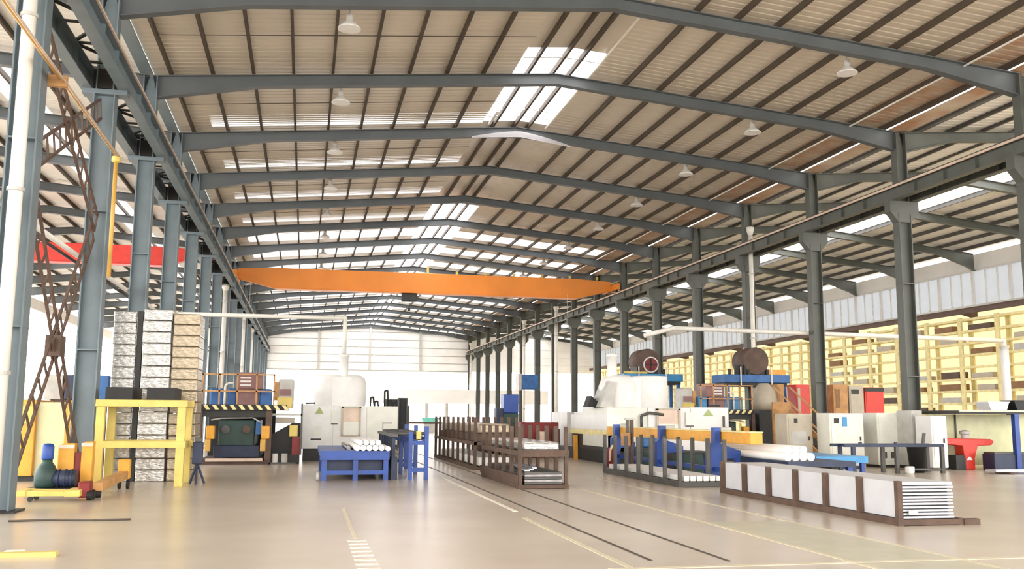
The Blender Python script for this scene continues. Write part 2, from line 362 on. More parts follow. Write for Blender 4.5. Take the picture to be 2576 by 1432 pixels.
# runway beams on the corbels
def runway(x, m, label, inner, y0=Y0):
    t = thing('crane_runway_beam', (x, (y0+Y1)/2, ZC), label, 'crane beam')
    bx(x-.13, x+.13, y0, Y1, ZC, ZC+.025).build('bottom_flange', m, t); bx(x-.01, x+.01, y0, Y1, ZC+.025, ZC+.47).build('web', m, t)
    bx(x-.15, x+.15, y0, Y1, ZC+.47, ZC+.5).build('top_flange', m, t); bx(x-.035, x+.035, y0, Y1, ZC+.5, ZC+.57).build('rail', 'gunm', t)
    o = None
    for k in range(0, 17):
        for d in (1.5, 3, 4.5):
            if o is None: o = bx(x-.11, x+.11, YK(k)+d-.01, YK(k)+d+.01, ZC+.025, ZC+.47).build('stiffener', m, t); by = YK(k)+d
            else: kid(o, t, (0, YK(k)+d-by, 0))
    return t
t = runway(XR-.42, 'steelr', 'long crane runway beam along the right columns with a pale conductor rail', -1)
bx(XR-.62, XR-.57, Y0, Y1, ZC+.4, ZC+.47).build('conductor_rail', 'pink', t)
runway(XR+.42, 'steelr', 'long crane runway beam on the far side of the right columns', 1)
t = runway(XL+.42, 'steel', 'long crane runway beam along the left columns, hall side', 1)
bx(XL+.57, XL+.61, Y0, Y1, ZC+.47, ZC+.52).build('conductor_rail', 'pink', t)
t = runway(XL-.42, 'steel', 'long crane runway beam along the left columns, outer side', -1)
mb = MB(); y = 12.0; s = 1
while y < 90:                                    # lattice bracing between the two left runway beams
    mb.bar((XL-.42*s, y, ZC+.55), (XL+.42*s, y+1.2, ZC+.55), .07, .05).bar((XL-.42, y, ZC+.55), (XL+.42, y, ZC+.55), .06, .05); y += 1.2; s = -s
mb.build('walkway_lattice', 'dark', t)
# wall runway at the right wall
t = thing('wall_runway_beam', (36.1, 75, 7.35), 'dark runway beam with a pale top edge along the right wall', 'crane beam')
bx(36.05, 36.2, 24, Y1, 7.42, 7.72).build('beam', 'brown', t); bx(35.95, 36.3, 24, Y1, 7.72, 7.82).build('pale_edge', 'lgrey', t)
for k in range(2, 17): MB().prism([(36.2, 7.45), (37.3, 7.2), (37.3, 7.72), (36.2, 7.72)], 'y', YK(k)-.06, YK(k)+.06).build('bracket', 'brown', t)
# ------------------------------------------------------------------ walls
wf = struct('wall_far', bx(XL, XR, Y1+.25, Y1+.33, 7.05, 12.9), 'lgrey')
def cladding(w, x0, x1, cols, zlo, rows, zmax):
    dx = (x1-x0)/cols
    for i in range(cols):
        for j in range(rows):
            a, b = x0+i*dx+.03, x0+(i+1)*dx-.03; z0, z1 = zlo+j*.95+.05, zlo+(j+1)*.95-.05
            if zmax((a+b)/2) > z0+.2: bx(a, b, Y1+.2, Y1+.26, z0, min(z1, zmax((a+b)/2))).build('cladding_panel', 'clad', w)
cladding(wf, XL, XR, 4, 7.05, 6, lambda x: zs_main(x)-.5)
for x in (1.5, 7.73, 14.0): bx(x-.12, x+.12, Y1-.05, Y1+.2, 7.05, zs_main(x)-.5).build('wall_post', 'lgrey', wf)
bx(XL, XR, Y1+.1, Y1+.26, 6.95, 7.05).build('bottom_trim', 'lgrey', wf)
wf2 = struct('wall_far', bx(XR, XW, Y1+.25, Y1+.33, 7.05, 12.1), 'clad'); cladding(wf2, XR, XW, 3, 7.05, 5, lambda x: zs_right(x)-.4)
wf3 = struct('wall_far', bx(XO, XL, Y1+.25, Y1+.33, 7.05, 12.4), 'clad'); cladding(wf3, XO, XL, 3, 7.05, 5, lambda x: zs_left(x)-.4)
for nm, x0, x1, z0, z1 in (('trim_1', 6.0, 30, 3.0, 4.7),): struct(nm, bx(x0, x1, Y1-2, Y1-1.6, z0, z1), 'clad')
for i, x in enumerate((9.5, 14.5, 17.0, 24.0)): struct('trim_%d' % (i+2), bx(x, x+.35, Y1-1.95, Y1-1.65, 0, 3.0), 'lgrey')
wr = struct('wall_right', bx(XW, XW+.06, 20, Y1, 0, 7.85), 'cream')
struct('wall_right', bx(XW, XW+.1, 20, Y1, 10.1, 10.95), 'clad')
wl = struct('wall_left', bx(XO-.1, XO, 40, Y1, 0, 3.2), 'clad'); struct('wall_left', bx(XO-.1, XO, 40, Y1, 10.2, 11.1), 'clad')
W0 = None
for i in range(30):
    y = 29.4+3*i
    if W0 is None:
        W0 = thing('window_1', (XW, y, 7.85), None, None, kind='structure')
        fr = MB().box(XW-.08, XW+.08, y, y+.16, 7.85, 10.1).box(XW-.06, XW+.06, y, y+3, 7.85, 7.97).box(XW-.06, XW+.06, y, y+3, 10.0, 10.1)
        fr.build('window_frame', 'white', W0)
        for a in (1.05, 2.0): bx(XW-.04, XW+.04, y+a, y+a+.06, 7.97, 10.0).build('mullion', 'white', W0)
        MB().add([(XW+.02, y+.16, 7.97), (XW+.02, y+3, 7.97), (XW+.02, y+3, 10.0), (XW+.02, y+.16, 10.0)], [(0, 1, 2, 3)]).build('pane', 'pane', W0)
    else:
        w = dup(W0, (XW, y, 7.85)); w.name = 'window_%d' % (i+1)
# ------------------------------------------------------------------ overhead cranes
def crane(name, xa, xb, y, z0, z1, m, label, parts):
    t = thing(name, ((xa+xb)/2, y, z0), label, 'crane')
    tp = 2.4
    MB().prism([(xa+.1, z0+.55), (xa+tp, z0), (xb-tp, z0), (xb-.1, z0+.55), (xb-.1, z1-.12), (xb-tp, z1), (xa+tp, z1), (xa+.1, z1-.12)], 'y', y-.3, y+.3).build('box_girder', m, t, bev=.03)
    bx(xa+tp, xb-tp, y-.4, y+.4, z0-.03, z0).build('bottom_flange', m, t)
    for x in (xa, xb):
        e = bx(x-.14, x+.14, y-1.5, y+1.5, ZC+.72, ZC+1.12).build('end_carriage', m, t, bev=.02)
        for d in (-1.1, 1.1): MB().cyl((x-.05, y+d, ZC+.72), (x+.05, y+d, ZC+.72), .145, 14).build('wheel', 'dark', e)
    if parts:
        x = (xa+xb)/2-.3
        for i in range(7): bx(x+i*1.9, x+i*1.9+.12, y-.1, y+.1, z1, z1+(.5 if i == 0 else .22)).build('cable_post', 'yellow', t)
        h = bx(x-1.6, x-.6, y-.28, y+.28, z0-.55, z0-.03).build('hoist', 'dark', t, bev=.04)
        MB().cyl((x-1.1, y, z0-.95), (x-1.1, y, z0-.55), .02, 6).build('chain', 'gunm', h); MB().cyl((x-1.1, y, z0-1.15), (x-1.1, y, z0-.95), .08, 10).build('hook_block', 'dark', h)
        for xx in (xa+.9, xb-3.2): bx(xx, xx+.02, y-.5, y-.48, z0-1.2, z0+.2).build('pendant_cable', 'lgrey', t)
    return t
crane('overhead_crane', XL+.42, XR-.42, 60.6, 9.34, 10.62, 'cransteel', 'orange overhead travelling crane spanning the whole main hall', True)
crane('overhead_crane', XO+.6, XL-.42, 53.0, 9.4, 10.4, 'red', 'red overhead crane girder in the left hall behind the columns', False)

# ------------------------------------------------------------------ high bay lamps
def lamp(x, y, label):
    t = thing('high_bay_lamp', (x, y, 11.45), label, 'lamp', 'hanging high bay lamps')
    MB().lathe((x, y, 11.45), [(.30, 0), (.29, .03), (.20, .12), (.1, .2), (.09, .22)], 20).build('reflector', 'white', t, smooth=True)
    MB().cyl((x, y, 11.66), (x, y, 11.86), .085, 12).build('ballast_box', 'lgrey', t)
    MB().cyl((x, y, 11.86), (x, y, zs_main(x)-.02), .015, 6).build('hanger', 'lgrey', t)
    return t
for x, side, n in ((.8, 'left', 10), (15.0, 'right', 10)):
    L0 = None
    for i in range(n):
        lab = 'white high bay lamp under the %s roof slope, %s of its row' % (side, ORD[i])
        if L0 is None: L0 = lamp(x, YK(1)+.6, lab)
        else: dup(L0, (x, YK(1)+.6+6*i, 11.45), lab)
# ------------------------------------------------------------------ pipes
def pipe(name, pts, r, m, label, cat='pipe', n=12, group=None):
    mb = MB().tube(pts, r, n)
    for p in pts[1:-1]: mb.lathe((p[0], p[1], p[2]-r), [(r*.3, 0), (r*1.05, r*.5), (r*1.15, r), (r*1.05, r*1.5), (r*.3, 2*r)], n)
    return mb.build(name, m, None, smooth=True)
def down(x, y, z1, r, label, z0=0, group='white rain downpipes'):
    t = thing('rain_downpipe', (x, y, z0), label, 'downpipe', group)
    MB().cyl((x, y, z0), (x, y, z1), r, 14).build('pipe', 'whitep', t, smooth=True)
    MB().lathe((x, y, z1-.05), [(r, 0), (r*1.7, .25), (r*1.75, .4), (r*1.2, .42)], 14).build('hopper_head', 'whitep', t, smooth=True)
    for z in (2.2, 5.2, 8.2): MB().cyl((x, y, z), (x, y, z+.06), r*1.25, 14).build('clamp', 'lgrey', t)
    return t
down(XL+.08, YK(0)-.55, 11.2, .11, 'thick white downpipe on the nearest left column at the picture edge')
down(XR-.08, YK(4)-.5, 10.1, .1, 'tall white downpipe with hopper on a right row column behind the yellow beam')
down(XR-.08, YK(1)-.5, 10.6, .1, 'white downpipe on the nearest right column at the right picture edge')
for k, w in ((10, 'first'), (12, 'second'), (17, 'third')): down(XR-.0, YK(k)-.62, 10.3, .14, 'slim white downpipe far down the right column row, %s from the camera' % w)
for k, w in ((7, 'first'), (10, 'second'), (12, 'third')): down(XL+.0, YK(k)-.62, 8.9, .13, 'slim white downpipe far down the left column row, %s from the camera' % w)
t = thing('gas_pipe', (-4.35, 22.4, 4.6), 'ochre pipe pair running along the left columns with a vertical drop', 'pipe')
MB().cyl((-4.38, 6, 7.42), (-4.38, 22.4, 7.42), .035, 10).build('main_pipe', 'ochre', t, smooth=True)
MB().cyl((-4.3, 6, 7.36), (-4.3, 22.4, 7.36), .022, 8).build('thin_pipe', 'pink', t, smooth=True)
MB().cyl((-4.36, 22.42, 4.6), (-4.36, 22.42, 7.35), .045, 10).build('drop_pipe', 'ochre', t, smooth=True)
v = MB().lathe((-4.36, 22.42, 7.22), [(.06, 0), (.1, .03), (.1, .13), (.06, .16)], 12).build('valve', 'yellow', t)
for y in (11.5, 17.4): MB().box(-4.62, -4.28, y, y+.1, 7.28, 7.48).build('pipe_clamp', 'tan', t)
t = thing('cable_conduit', (-5.2, 60, 5.1), 'white conduit running along the outer face of the left columns', 'conduit')
MB().cyl((-5.17, 10, 5.15), (-5.17, 112, 5.15), .06, 10).build('pipe', 'whitep', t, smooth=True); MB().cyl((-5.17, 10, 4.98), (-5.17, 112, 4.98), .035, 8).build('cable', 'dark', t)
# lattice cross bracing between the two nearest left columns
t = thing('lattice_brace', (XL, 20.2, .2), 'dark lattice cross brace between the two nearest left columns', 'brace')
def lattice(p, q, w=.44):
    p, q = Vector(p), Vector(q); d = (q-p).normalized(); s = Vector((0, -d.z, d.y))*w/2; mb = MB()
    for c in (-1, 1): mb.bar(p+s*c, q+s*c, .05)
    n = int((q-p).length/.45)
    for i in range(n+1):
        a = p+(q-p)*(i/n); mb.bar(a-s, a+s, .035)
    return mb
for (z0, z1) in ((.15, 5.7), (5.9, 8.6)):
    lattice((XL-.03, YK(0)+.3, z0), (XL-.03, YK(1)-.3, z1)).build('lattice_arm', 'brown', t)
    lattice((XL+.03, YK(1)-.3, z0), (XL+.03, YK(0)+.3, z1)).build('lattice_arm', 'brown', t)
bx(XL-.14, XL+.14, 20.0, 20.4, 2.7, 3.1).build('centre_plate', 'brown', t)
# ------------------------------------------------------------------ film wrapped stacks and the yellow rack
CNT = ['lowest', 'second', 'third', 'fourth', 'fifth', 'sixth', 'seventh', 'eighth', 'ninth', 'tenth', 'eleventh', 'twelfth', 'thirteenth', 'fourteenth', 'topmost']
LAB = {0: 'silver film wrapped bundle in the leftmost tall stack behind the yellow rack', 1: 'silver film wrapped bundle in the middle tall stack behind the yellow rack', 2: 'tan film wrapped bundle in the rightmost tall stack behind the yellow rack'}
for i, (x0, x1, y0, m, top) in enumerate(((-4.55, -4.02, 24.35, 'film', 4.05), (-3.85, -3.2, 24.2, 'film', 4.1), (-3.17, -2.55, 24.3, 'filmb', 4.02))):
    n = 15; h = top/n; b0 = None
    for j in range(n):
        if b0 is None or j % 3 == 0:
            mb = bx(x0, x1, y0, y0+1.15, 0, h-.006); b0 = mb.build('wrapped_bundle', m, None, bev=.02); o = b0
        else: o = b0.copy(); COL.objects.link(o)
        o.location = ((x0+x1)/2+random.uniform(-.012, .012), y0+.575+random.uniform(-.02, .02), j*h)
        tag(o, LAB[i].replace(' behind the yellow rack', ', %s from the floor' % CNT[j]), 'bundle', ('left', 'middle', 'right')[i]+' wrapped stack')
    if i == 0: tag(bx(-4.0, -3.88, 24.3, 24.45, 0, 4.05).build('stack_gap_bar', 'dark', None), 'dark upright bar between the left and middle wrapped stacks', 'post')  # plain dark bar in the gap between the first two stacks
t = thing('steel_rack', (-3.4, 22.9, 0), 'pale yellow steel rack in front of the tall wrapped stacks', 'rack')
for x in (-4.35, -2.66):
    for y in (22.5, 23.75): bx(x-.09, x+.09, y-.07, y+.07, 0, 1.74).build('post', 'yellow', t, bev=.01)
for z in (.84, 1.74):
    for y in (22.5, 23.75): bx(-4.46, -2.54, y-.085, y+.085, z+.003, z+.155).build('beam', 'yellow', t, bev=.01)
    for x in (-4.35, -2.66): bx(x-.06, x+.06, 22.57, 23.68, z, z+.13).build('side_beam', 'yellow', t)
for x0, x1, w in ((-4.28, -3.72, 'left'), (-3.42, -2.84, 'right')):
    t = thing('black_tray', ((x0+x1)/2, 22.75, 1.89), 'black open tray standing %s on top of the yellow rack' % w, 'tray')
    bx(x0, x1, 22.46, 23.72, 1.89, 1.92).build('tray_base', 'black', t)
    for a in ((x0, x1, 22.46, 22.5), (x0, x1, 23.68, 23.72), (x0, x0+.03, 22.5, 23.68), (x1-.03, x1, 22.5, 23.68)): bx(*a, 1.92, 2.17).build('tray_side', 'black', t)
t = thing('welding_stand', (-2.35, 23.3, 0), 'small dark blue tripod stand beside the yellow rack', 'stand')
bx(-2.47, -2.25, 23.2, 23.42, .45, .95).build('body', 'navy', t, bev=.02); bx(-2.44, -2.28, 23.24, 23.38, .95, 1.05).build('head', 'gunm', t, bev=.02)
for dx, dy in ((-.16, .12), (.16, .12), (0, -.2)): MB().bar((-2.36, 23.3, .47), (-2.36+dx, 23.3+dy, 0.01), .04).build('leg', 'navy', t)
# ------------------------------------------------------------------ yellow pump station at the left edge
t = thing('yellow_press_cabinet', (-5.95, 25.2, 0), 'yellow machine cabinet with a pale centre panel behind the lattice brace', 'cabinet')
bx(-6.75, -5.1, 24.7, 26.2, 0, .12).build('plinth', 'dark', t)
for x0, x1 in ((-6.75, -6.2), (-5.55, -5.1)):
    bx(x0, x1, 24.6, 26.2, .12, 1.9).build('door', 'amber', t, bev=.02)
    bx(x0+.06, x1-.06, 24.57, 24.6, 1.35, 1.75).build('vent_panel', 'yellow', t)
bx(-6.2, -5.55, 24.75, 26.2, .12, 1.85).build('centre_panel', 'glass', t); bx(-6.7, -6.3, 24.59, 24.61, 1.5, 1.56).build('slot', 'dred', t)
t = thing('control_boxes', (-5.75, 27.8, 0), 'grey blue switch boxes on a brown stand above the yellow cabinet', 'switch box')
bx(-6.6, -5.3, 27.5, 28.2, 0, 1.95).build('stand', 'brown', t)
for x0, x1, m in ((-6.75, -6.3, 'lgrey'), (-6.25, -5.85, 'navy'), (-5.55, -5.15, 'mblue')): bx(x0, x1, 27.4, 28.1, 1.95, 2.6).build('box', m, t, bev=.02)
for i, x in enumerate((-6.1, -5.6)): MB().cyl((x, 27.7, 2.6 if i == 0 else 1.95), (x, 27.7, 2.85), .06, 10).build('signal_light', 'white', t)
t = thing('pump_unit', (-4.85, 20.9, 0), 'blue electric motor with dark green pump between two amber posts', 'pump')
bx(-5.3, -4.3, 20.6, 21.4, .0, .12).build('bed_plate', 'dark', t)
MB().lathe((-4.98, 20.85, .12), [(.17, 0), (.22, .06), (.22, .28), (.16, .42), (.1, .5), (.1, .56)], 18).build('pump_body', 'green', t, smooth=True)
MB().lathe((-4.98, 20.85, .68), [(.11, 0), (.115, .02), (.115, .25), (.09, .3), (.03, .31)], 18).build('motor', 'blue', t, smooth=True)
MB().cyl((-4.85, 20.85, .3), (-4.42, 20.85, .3), .17, 18).build('gear_drum', 'navy', t, smooth=True)
for i in range(3): MB().cyl((-4.75+.12*i, 20.85, .3), (-4.72+.12*i, 20.85, .3), .185, 18).build('drum_rib', 'navy', t)
for x0, x1, h in ((-4.86, -4.55, .98), (-4.42, -4.2, 1.02)):
    MB().prism([(x0, .12), (x1, .12), (x1, h), (x0+.06, h), (x0, h-.1)], 'y', 21.15, 21.4).build('amber_post', 'amber', t, bev=.015)
    bx(x0, x1, 21.13, 21.15, h-.1, h-.03).build('pink_label', 'pink', t)
bx(-4.54, -4.43, 21.2, 21.35, .12, .8).build('red_spacer', 'dred', t)
t = thing('pallet_truck', (-4.4, 19.4, 0), 'yellow hand pallet truck with a red head lying by the nearest left column', 'pallet truck')
for y0 in (19.0, 19.42): MB().prism([(-5.0, .1), (-3.95, .1), (-3.95, .17), (-4.9, .2), (-5.0, .18)], 'y', y0, y0+.16).build('fork', 'yellow', t)
bx(-5.02, -4.86, 18.98, 19.6, .105, .205).build('fork_tip_plate', 'yellow', t); bx(-4.2, -3.94, 18.95, 19.62, .095, .205).build('yoke', 'yellow', t)
h = bx(-4.02, -3.82, 19.15, 19.5, .05, .34).build('red_head', 'dred', t, bev=.03); MB().cyl((-3.86, 19.2, .09), (-3.78, 19.2, .09), .09, 14).build('wheel', 'black', h); MB().cyl((-3.86, 19.45, .09), (-3.78, 19.45, .09), .09, 14).build('wheel', 'black', h)
for y in (19.05, 19.47): MB().cyl((-4.8, y, .045), (-4.8, y+.06, .045), .045, 10).build('load_roller', 'dark', t)
t = thing('tow_arm', (-3.75, 21, 0), 'tan steel arm with an upright end on a wheel in front of the stacks', 'trolley')
MB().bar((-3.8, 19.75, .2), (-3.72, 22.0, .3), .2, .16).build('arm', 'tan', t, bev=.02)
bx(-3.84, -3.6, 21.95, 22.15, .2, .62).build('upright', 'amber', t, bev=.03)
for x in (-3.83, -3.66): MB().cyl((x, 22.05, .1), (x+.05, 22.05, .1), .1, 14).build('wheel', 'black', t)
MB().cyl((-3.86, 19.8, .07), (-3.74, 19.8, .07), .07, 12).build('caster', 'black', t)
t = thing('yellow_plank', (-3.0, 11.9, 0), 'yellow painted timber lying on the floor at the lower left corner', 'plank')
MB().box(-4.4, -2.67, 11.84, 11.96, 0, .05).build('timber', 'yellow', t); bx(-3.25, -3.05, 12.0, 12.1, 0, .05).build('white_block', 'lwhite', t)
tag(MB().tube([(-4.2, 15.6, .015), (-3.6, 15.7, .015), (-3.0, 15.55, .015), (-2.5, 15.6, .015)], .015, 8).build('cable', 'groove', None), 'dark cable lying on the floor by the nearest left column', 'cable')
# ------------------------------------------------------------------ extrusion presses with service platforms
def press(ox, oy, sx, label, tank, pump):
    t = thing('extrusion_press', (ox+sx*1.6, oy+2, 0), label, 'press')
    U = lambda u: ox+sx*u
    def B(nm, m, u0, u1, y0, y1, z0, z1, par=t, bev=0): return bx(U(u0), U(u1), oy+y0, oy+y1, z0, z1).build(nm, m, par, bev=bev)
    B('skid', 'brown', 0, 2.3, .1, 4.5, 0, .12); B('skid_plate', 'pink', .3, 2.05, 0, .1, .1, .2); 
    B('frame_post', 'brown', 0, .14, .05, .3, .12, 1.72); B('frame_post', 'brown', 2.1, 2.3, .05, .3, .12, 1.72)
    B('rear_frame', 'dark', .0, 2.3, 3.9, 4.2, .12, 1.72)
    B('ram_block', 'green', .62, 1.75, .5, 3.6, .55, 1.42, bev=.04); B('lower_block', 'navy', .5, 1.95, .35, 3.6, .2, .6, bev=.03)
    for u in (.85, 1.5): MB().cyl((U(u), oy+.38, 1.1), (U(u), oy+.52, 1.1), .13, 16).build('ram_cylinder', 'gunm' if u < 1 else 'brown', t)
    B('side_tank', 'mblue', 1.78, 1.95, .45, 1.4, .95, 1.4)
    for u in (.28, 1.98):
        B('amber_guard', 'amber', u, u+.26, .0, .3, .8, 1.22, bev=.03); B('amber_foot', 'ochre', u-.02, u+.15, .0, .2, .42, .8, bev=.02)
    MB().tube([(U(.4), oy+.2, 1.4), (U(.7), oy+.2, 1.46), (U(1.7), oy+.2, 1.48), (U(2.0), oy+.2, 1.3)], .025, 8).build('hose', 'lgrey', t, smooth=True)
    B('upper_beam', 'dark', .05, 2.3, .1, .5, 1.5, 1.72)
    B('deck', 'dark', .0, 2.75, .0, 4.5, 1.72, 1.8)
    hz = B('hazard_board', 'black', .1, 2.75, -.06, -.01, 1.72, 1.9)
    for i in range(10):
        a = .16+.27*i; s0 = -.065
        MB().prism([(U(a), 1.88), (U(a+.12), 1.88), (U(a+.22), 1.735), (U(a+.1), 1.735)], 'y', oy-.072, oy-.058).build('yellow_stripe', 'ryel', hz)
    # on the deck
    for u0, u1 in ((.3, .72), (.86, 1.14), (1.85, 2.25)):
        a = bx(U(u0), U(u1), oy+.5, oy+1.1, 1.8, 2.42).build('blue_tank', tank, t, bev=.05)
    MB().tube([(U(.78), oy+.35, 1.8), (U(.78), oy+.35, 2.5), (U(.86), oy+.35, 2.58), (U(1.02), oy+.35, 2.58)], .035, 8).build('vent_pipe', 'whitep', t, smooth=True)
    B('pump_housing', pump, 1.14, 1.82, .4, 1.4, 1.8, 2.4, bev=.03); hh = B('fan_cover', pump, 1.14, 1.95, .45, 1.4, 2.4, 2.95, bev=.03)
    for i in range(3): bx(U(1.24), U(1.58), oy+.42, oy+.46, 2.5+.12*i, 2.56+.12*i).build('louvre', 'white', hh)
    for u in (.08, .6, 1.15, 1.75, 2.3): B('rail_post', 'tan', u, u+.05, .05, .1, 1.8, 2.88)
    for z in (2.3, 2.84): B('guard_rail', 'tan', .05, 2.35, .05, .1, z, z+.045)
    c = B('console', 'lgrey', 2.45, 2.95, .6, 1.3, 1.8, 2.75, bev=.06); B('console_base', 'yellow', 2.42, 2.9, .5, .62, 1.8, 2.15, bev=.02); B('screen', 'mauve', 2.5, 2.86, .56, .6, 2.2, 2.42)
    B('console_side', 'tan', 2.3, 2.46, .6, 1.2, 2.05, 2.65)
    # feeder between press and furnace
    MB().prism([(U(2.3), .3), (U(3.2), .3), (U(3.2), 1.3), (U(2.95), 1.32), (U(2.3), .95)], 'y', oy+.4, oy+1.8).build('feeder', 'black', t)
    B('feeder_box', 'yellow', 2.85, 3.12, .3, .42, .88, 1.25, bev=.02); B('feeder_plinth', 'dark', 2.25, 3.2, .3, 1.9, 0, .3)
    B('feeder_wall', 'dred', 2.95, 3.2, .28, .4, .3, .88)
    for u in (2.35, 2.65): MB().cyl((U(u+.08), oy+.22, .06), (U(u+.08), oy+.22, .34), .1, 14).build('white_drum', 'white' if u < 2.5 else 'lgrey', t)
    B('drum_step', 'gunm', 2.25, 3.1, .1, .34, 0, .06)
    B('top_shelf', 'lgrey', 2.3, 3.25, .2, 1.4, 1.55, 1.62); B('shelf_gear', 'beige', 2.4, 3.0, .5, 1.2, 1.3, 1.5); B('shelf_post', 'gunm', 3.2, 3.26, .2, .26, .3, 1.95)
    return t
press(-3.3, 31.9, 1, 'dark extrusion press with hazard striped platform and blue tanks, left line', 'mblue', 'mauve')
press(17.9, 36.0, -1, 'dark extrusion press with hazard striped platform, behind the white machine on the right', 'lblue', 'mauve')
# ------------------------------------------------------------------ white billet furnaces
def furnace(ox, oy, sx, label, dep, k=1.0, hu=0, nu=0):
    t = thing('billet_furnace', (ox+sx*1.6, oy+dep/2, 0), label, 'furnace')
    U = lambda u: ox+sx*u
    def B(nm, m, u0, u1, y0, y1, z0, z1, par=t, bev=0): return bx(U(u0), U(u1), oy+y0, oy+y1, z0, z1).build(nm, m, par, bev=bev)
    B('plinth', 'dark', 0.05, 3.2*k, .15, dep, 0, .42)
    a = B('front_block', 'white', 0, 1.05*k, 0, 2.2, .42, 1.92, bev=.02)
    MB().prism([(U(.42*k), 1.62), (U(.72*k), 1.62), (U(.57*k), 1.86)], 'y', oy-.012, oy).build('warning_triangle', 'logo', a)
    B('slot', 'dark', .3*k, .66*k, -.01, 0, .72, .77, a); B('drawer', 'offw', .35*k, .65*k, -.02, 0, .85, 1.2, a)
    c = B('centre_block', 'white', 1.05*k, 2.2*k, .05, 2.4, .42, 1.9, bev=.02)
    B('notice_panel', 'offw', .98*k, 1.2*k, -.02, 0, 1.3, 1.75, c); B('panel_shadow', 'gunm', .98*k, 1.2*k, -.025, 0, 1.26, 1.3, c)
    d = MB()
    for u0, u1, z0, z1 in ((1.34, 1.4, .88, 1.86), (1.94, 2.0, .88, 1.86), (1.34, 2.0, .84, .9), (1.34, 2.0, 1.82, 1.88)): d.box(U(u0*k), U(u1*k), oy-.03, oy+.05, z0, z1)
    d.build('door_frame', 'beige', t); B('door', 'offw', 1.4*k, 1.94*k, 0, .05, .9, 1.35); B('door_arch', 'pink', 1.4*k, 1.94*k, 0.01, .05, 1.35, 1.82)
    hd = MB().lathe((U((.88+hu)*k), oy+1.2, 1.7), [(.5*k, 0), (.5*k, 1.25), (.46*k, 1.31)], 28).build('hood_drum', 'white', t, smooth=True)
    MB().lathe((U((1.72+hu)*k), oy+1.2, 1.7), [(.42*k, 0), (.5*k, .25), (.52*k, .95), (.46*k, 1.2), (.3*k, 1.32)], 28).build('hood_drum', 'white', t, smooth=True)
    B('hood_link', 'white', (.9+hu)*k, (1.7+hu)*k, .72, 1.7, 1.7, 2.95, bev=.03)
    n = MB().lathe((U((1.4+nu)*k), oy+1.1, 2.9), [(.2, 0), (.17, .15), (.16, .75), (.2, .78), (.2, .86), (.08, .9)], 20).build('flue_neck', 'white', t, smooth=True)
    e = B('end_block', 'offw', 2.2*k, 3.3*k, .1, 3.0, .55, 1.9, bev=.02); B('end_label', 'lgrey', 2.75*k, 3.1*k, .09, .1, 1.28, 1.36, e); B('end_label', 'lgrey', 2.75*k, 2.8*k, .09, .1, .95, 1.28, e)
    for u, h in (() if hu else ((2.35, .3), (2.5, .16), (2.85, .55), (3.0, .2), (3.15, .12))):
        MB().tube([(U(u*k), oy+.5, 1.9), (U(u*k), oy+.5, 1.9+h), (U((u+.1)*k), oy+.5, 1.9+h+.02), (U((u+.14)*k), oy+.55, 1.9)], .03, 8).build('hose', 'black', t, smooth=True)
    MB().bar((U(.1*k), oy+.4, 1.98), (U(.42*k), oy+.4, 1.99), .06).build('lever', 'black', t)
    B('long_body', 'white', 1.0*k, 3.2*k, 2.4, dep, .42, 1.75, bev=.02)
    return t
furnace(-.05, 34.0, 1, 'white billet furnace with hood and flue pipe beside the left press', 8)
f2 = furnace(14.4, 31.0, -1, 'large white billet furnace behind the yellow beam on the right', 8, 1.33, .98, 1.5)
bx(10.0, 10.5, 31.05, 35.6, 1.12, 1.66).build('side_channel', 'white', f2, bev=.02); bx(10.0, 10.5, 31.05, 35.6, .95, 1.12).build('cream_strip', 'ryel', f2); bx(10.05, 10.5, 31.1, 35.5, .42, .95).build('side_skirt', 'dark', f2)
bx(10.1, 10.5, 31.2, 35.4, 0, .42).build('side_plinth', 'black', f2); bx(9.9, 10.4, 35.6, 35.75, .5, 1.75).build('blue_end', 'lgrey', f2)
bx(9.9, 10.0, 34.6, 34.85, 0, .9).build('amber_leg', 'amber', f2)
for z0, pts in ((1.7, 0),): MB().tube([(11.2, 30.98, 1.25), (11.2, 30.98, 1.62), (11.5, 30.98, 1.72), (12.0, 30.98, 1.66)], .05, 8).build('cable_loop', 'gunm', f2, smooth=True)
MB().prism([(9.9, 1.9), (10.35, 1.9), (10.5, 2.75), (10.25, 2.8)], 'y', 31.5, 32.6).build('cover_flap', 'lgrey', f2); MB().prism([(9.6, 1.9), (10.2, 1.9), (9.75, 2.3)], 'y', 32.0, 32.6).build('dark_linkage', 'black', f2)
MB().tube([(14.2, 30.97, 1.62), (14.2, 30.97, .95), (13.7, 30.97, .92)], .04, 8).build('drain_pipe', 'gunm', f2)
for nm, lab, pts, r in (('flue_pipe', 'white horizontal flue pipe from the left columns to the left furnace neck', [(-4.55, 35.1, 5.08), (1.35, 35.1, 5.08), (1.35, 35.1, 3.81)], .075),
                    ('flue_pipe', 'white horizontal flue pipe over the right press line with a thick drop at its end', [(13.0, 35.5, 4.75), (14.2, 35.5, 5.08), (29.3, 35.5, 4.92), (29.3, 35.5, 1.9)], .09)):
    tag(pipe(nm, pts, r, 'whitep', lab), lab, 'pipe')
t = thing('duct_riser', (29.3, 35.5, 0), 'thick white duct standing behind the right window booth', 'duct'); MB().cyl((29.3, 35.5, 0), (29.3, 35.5, 4.6), .17, 16).build('duct', 'white', t, smooth=True); MB().cyl((29.3, 35.5, 4.6), (29.3, 35.5, 4.7), .21, 16).build('collar', 'lgrey', t)
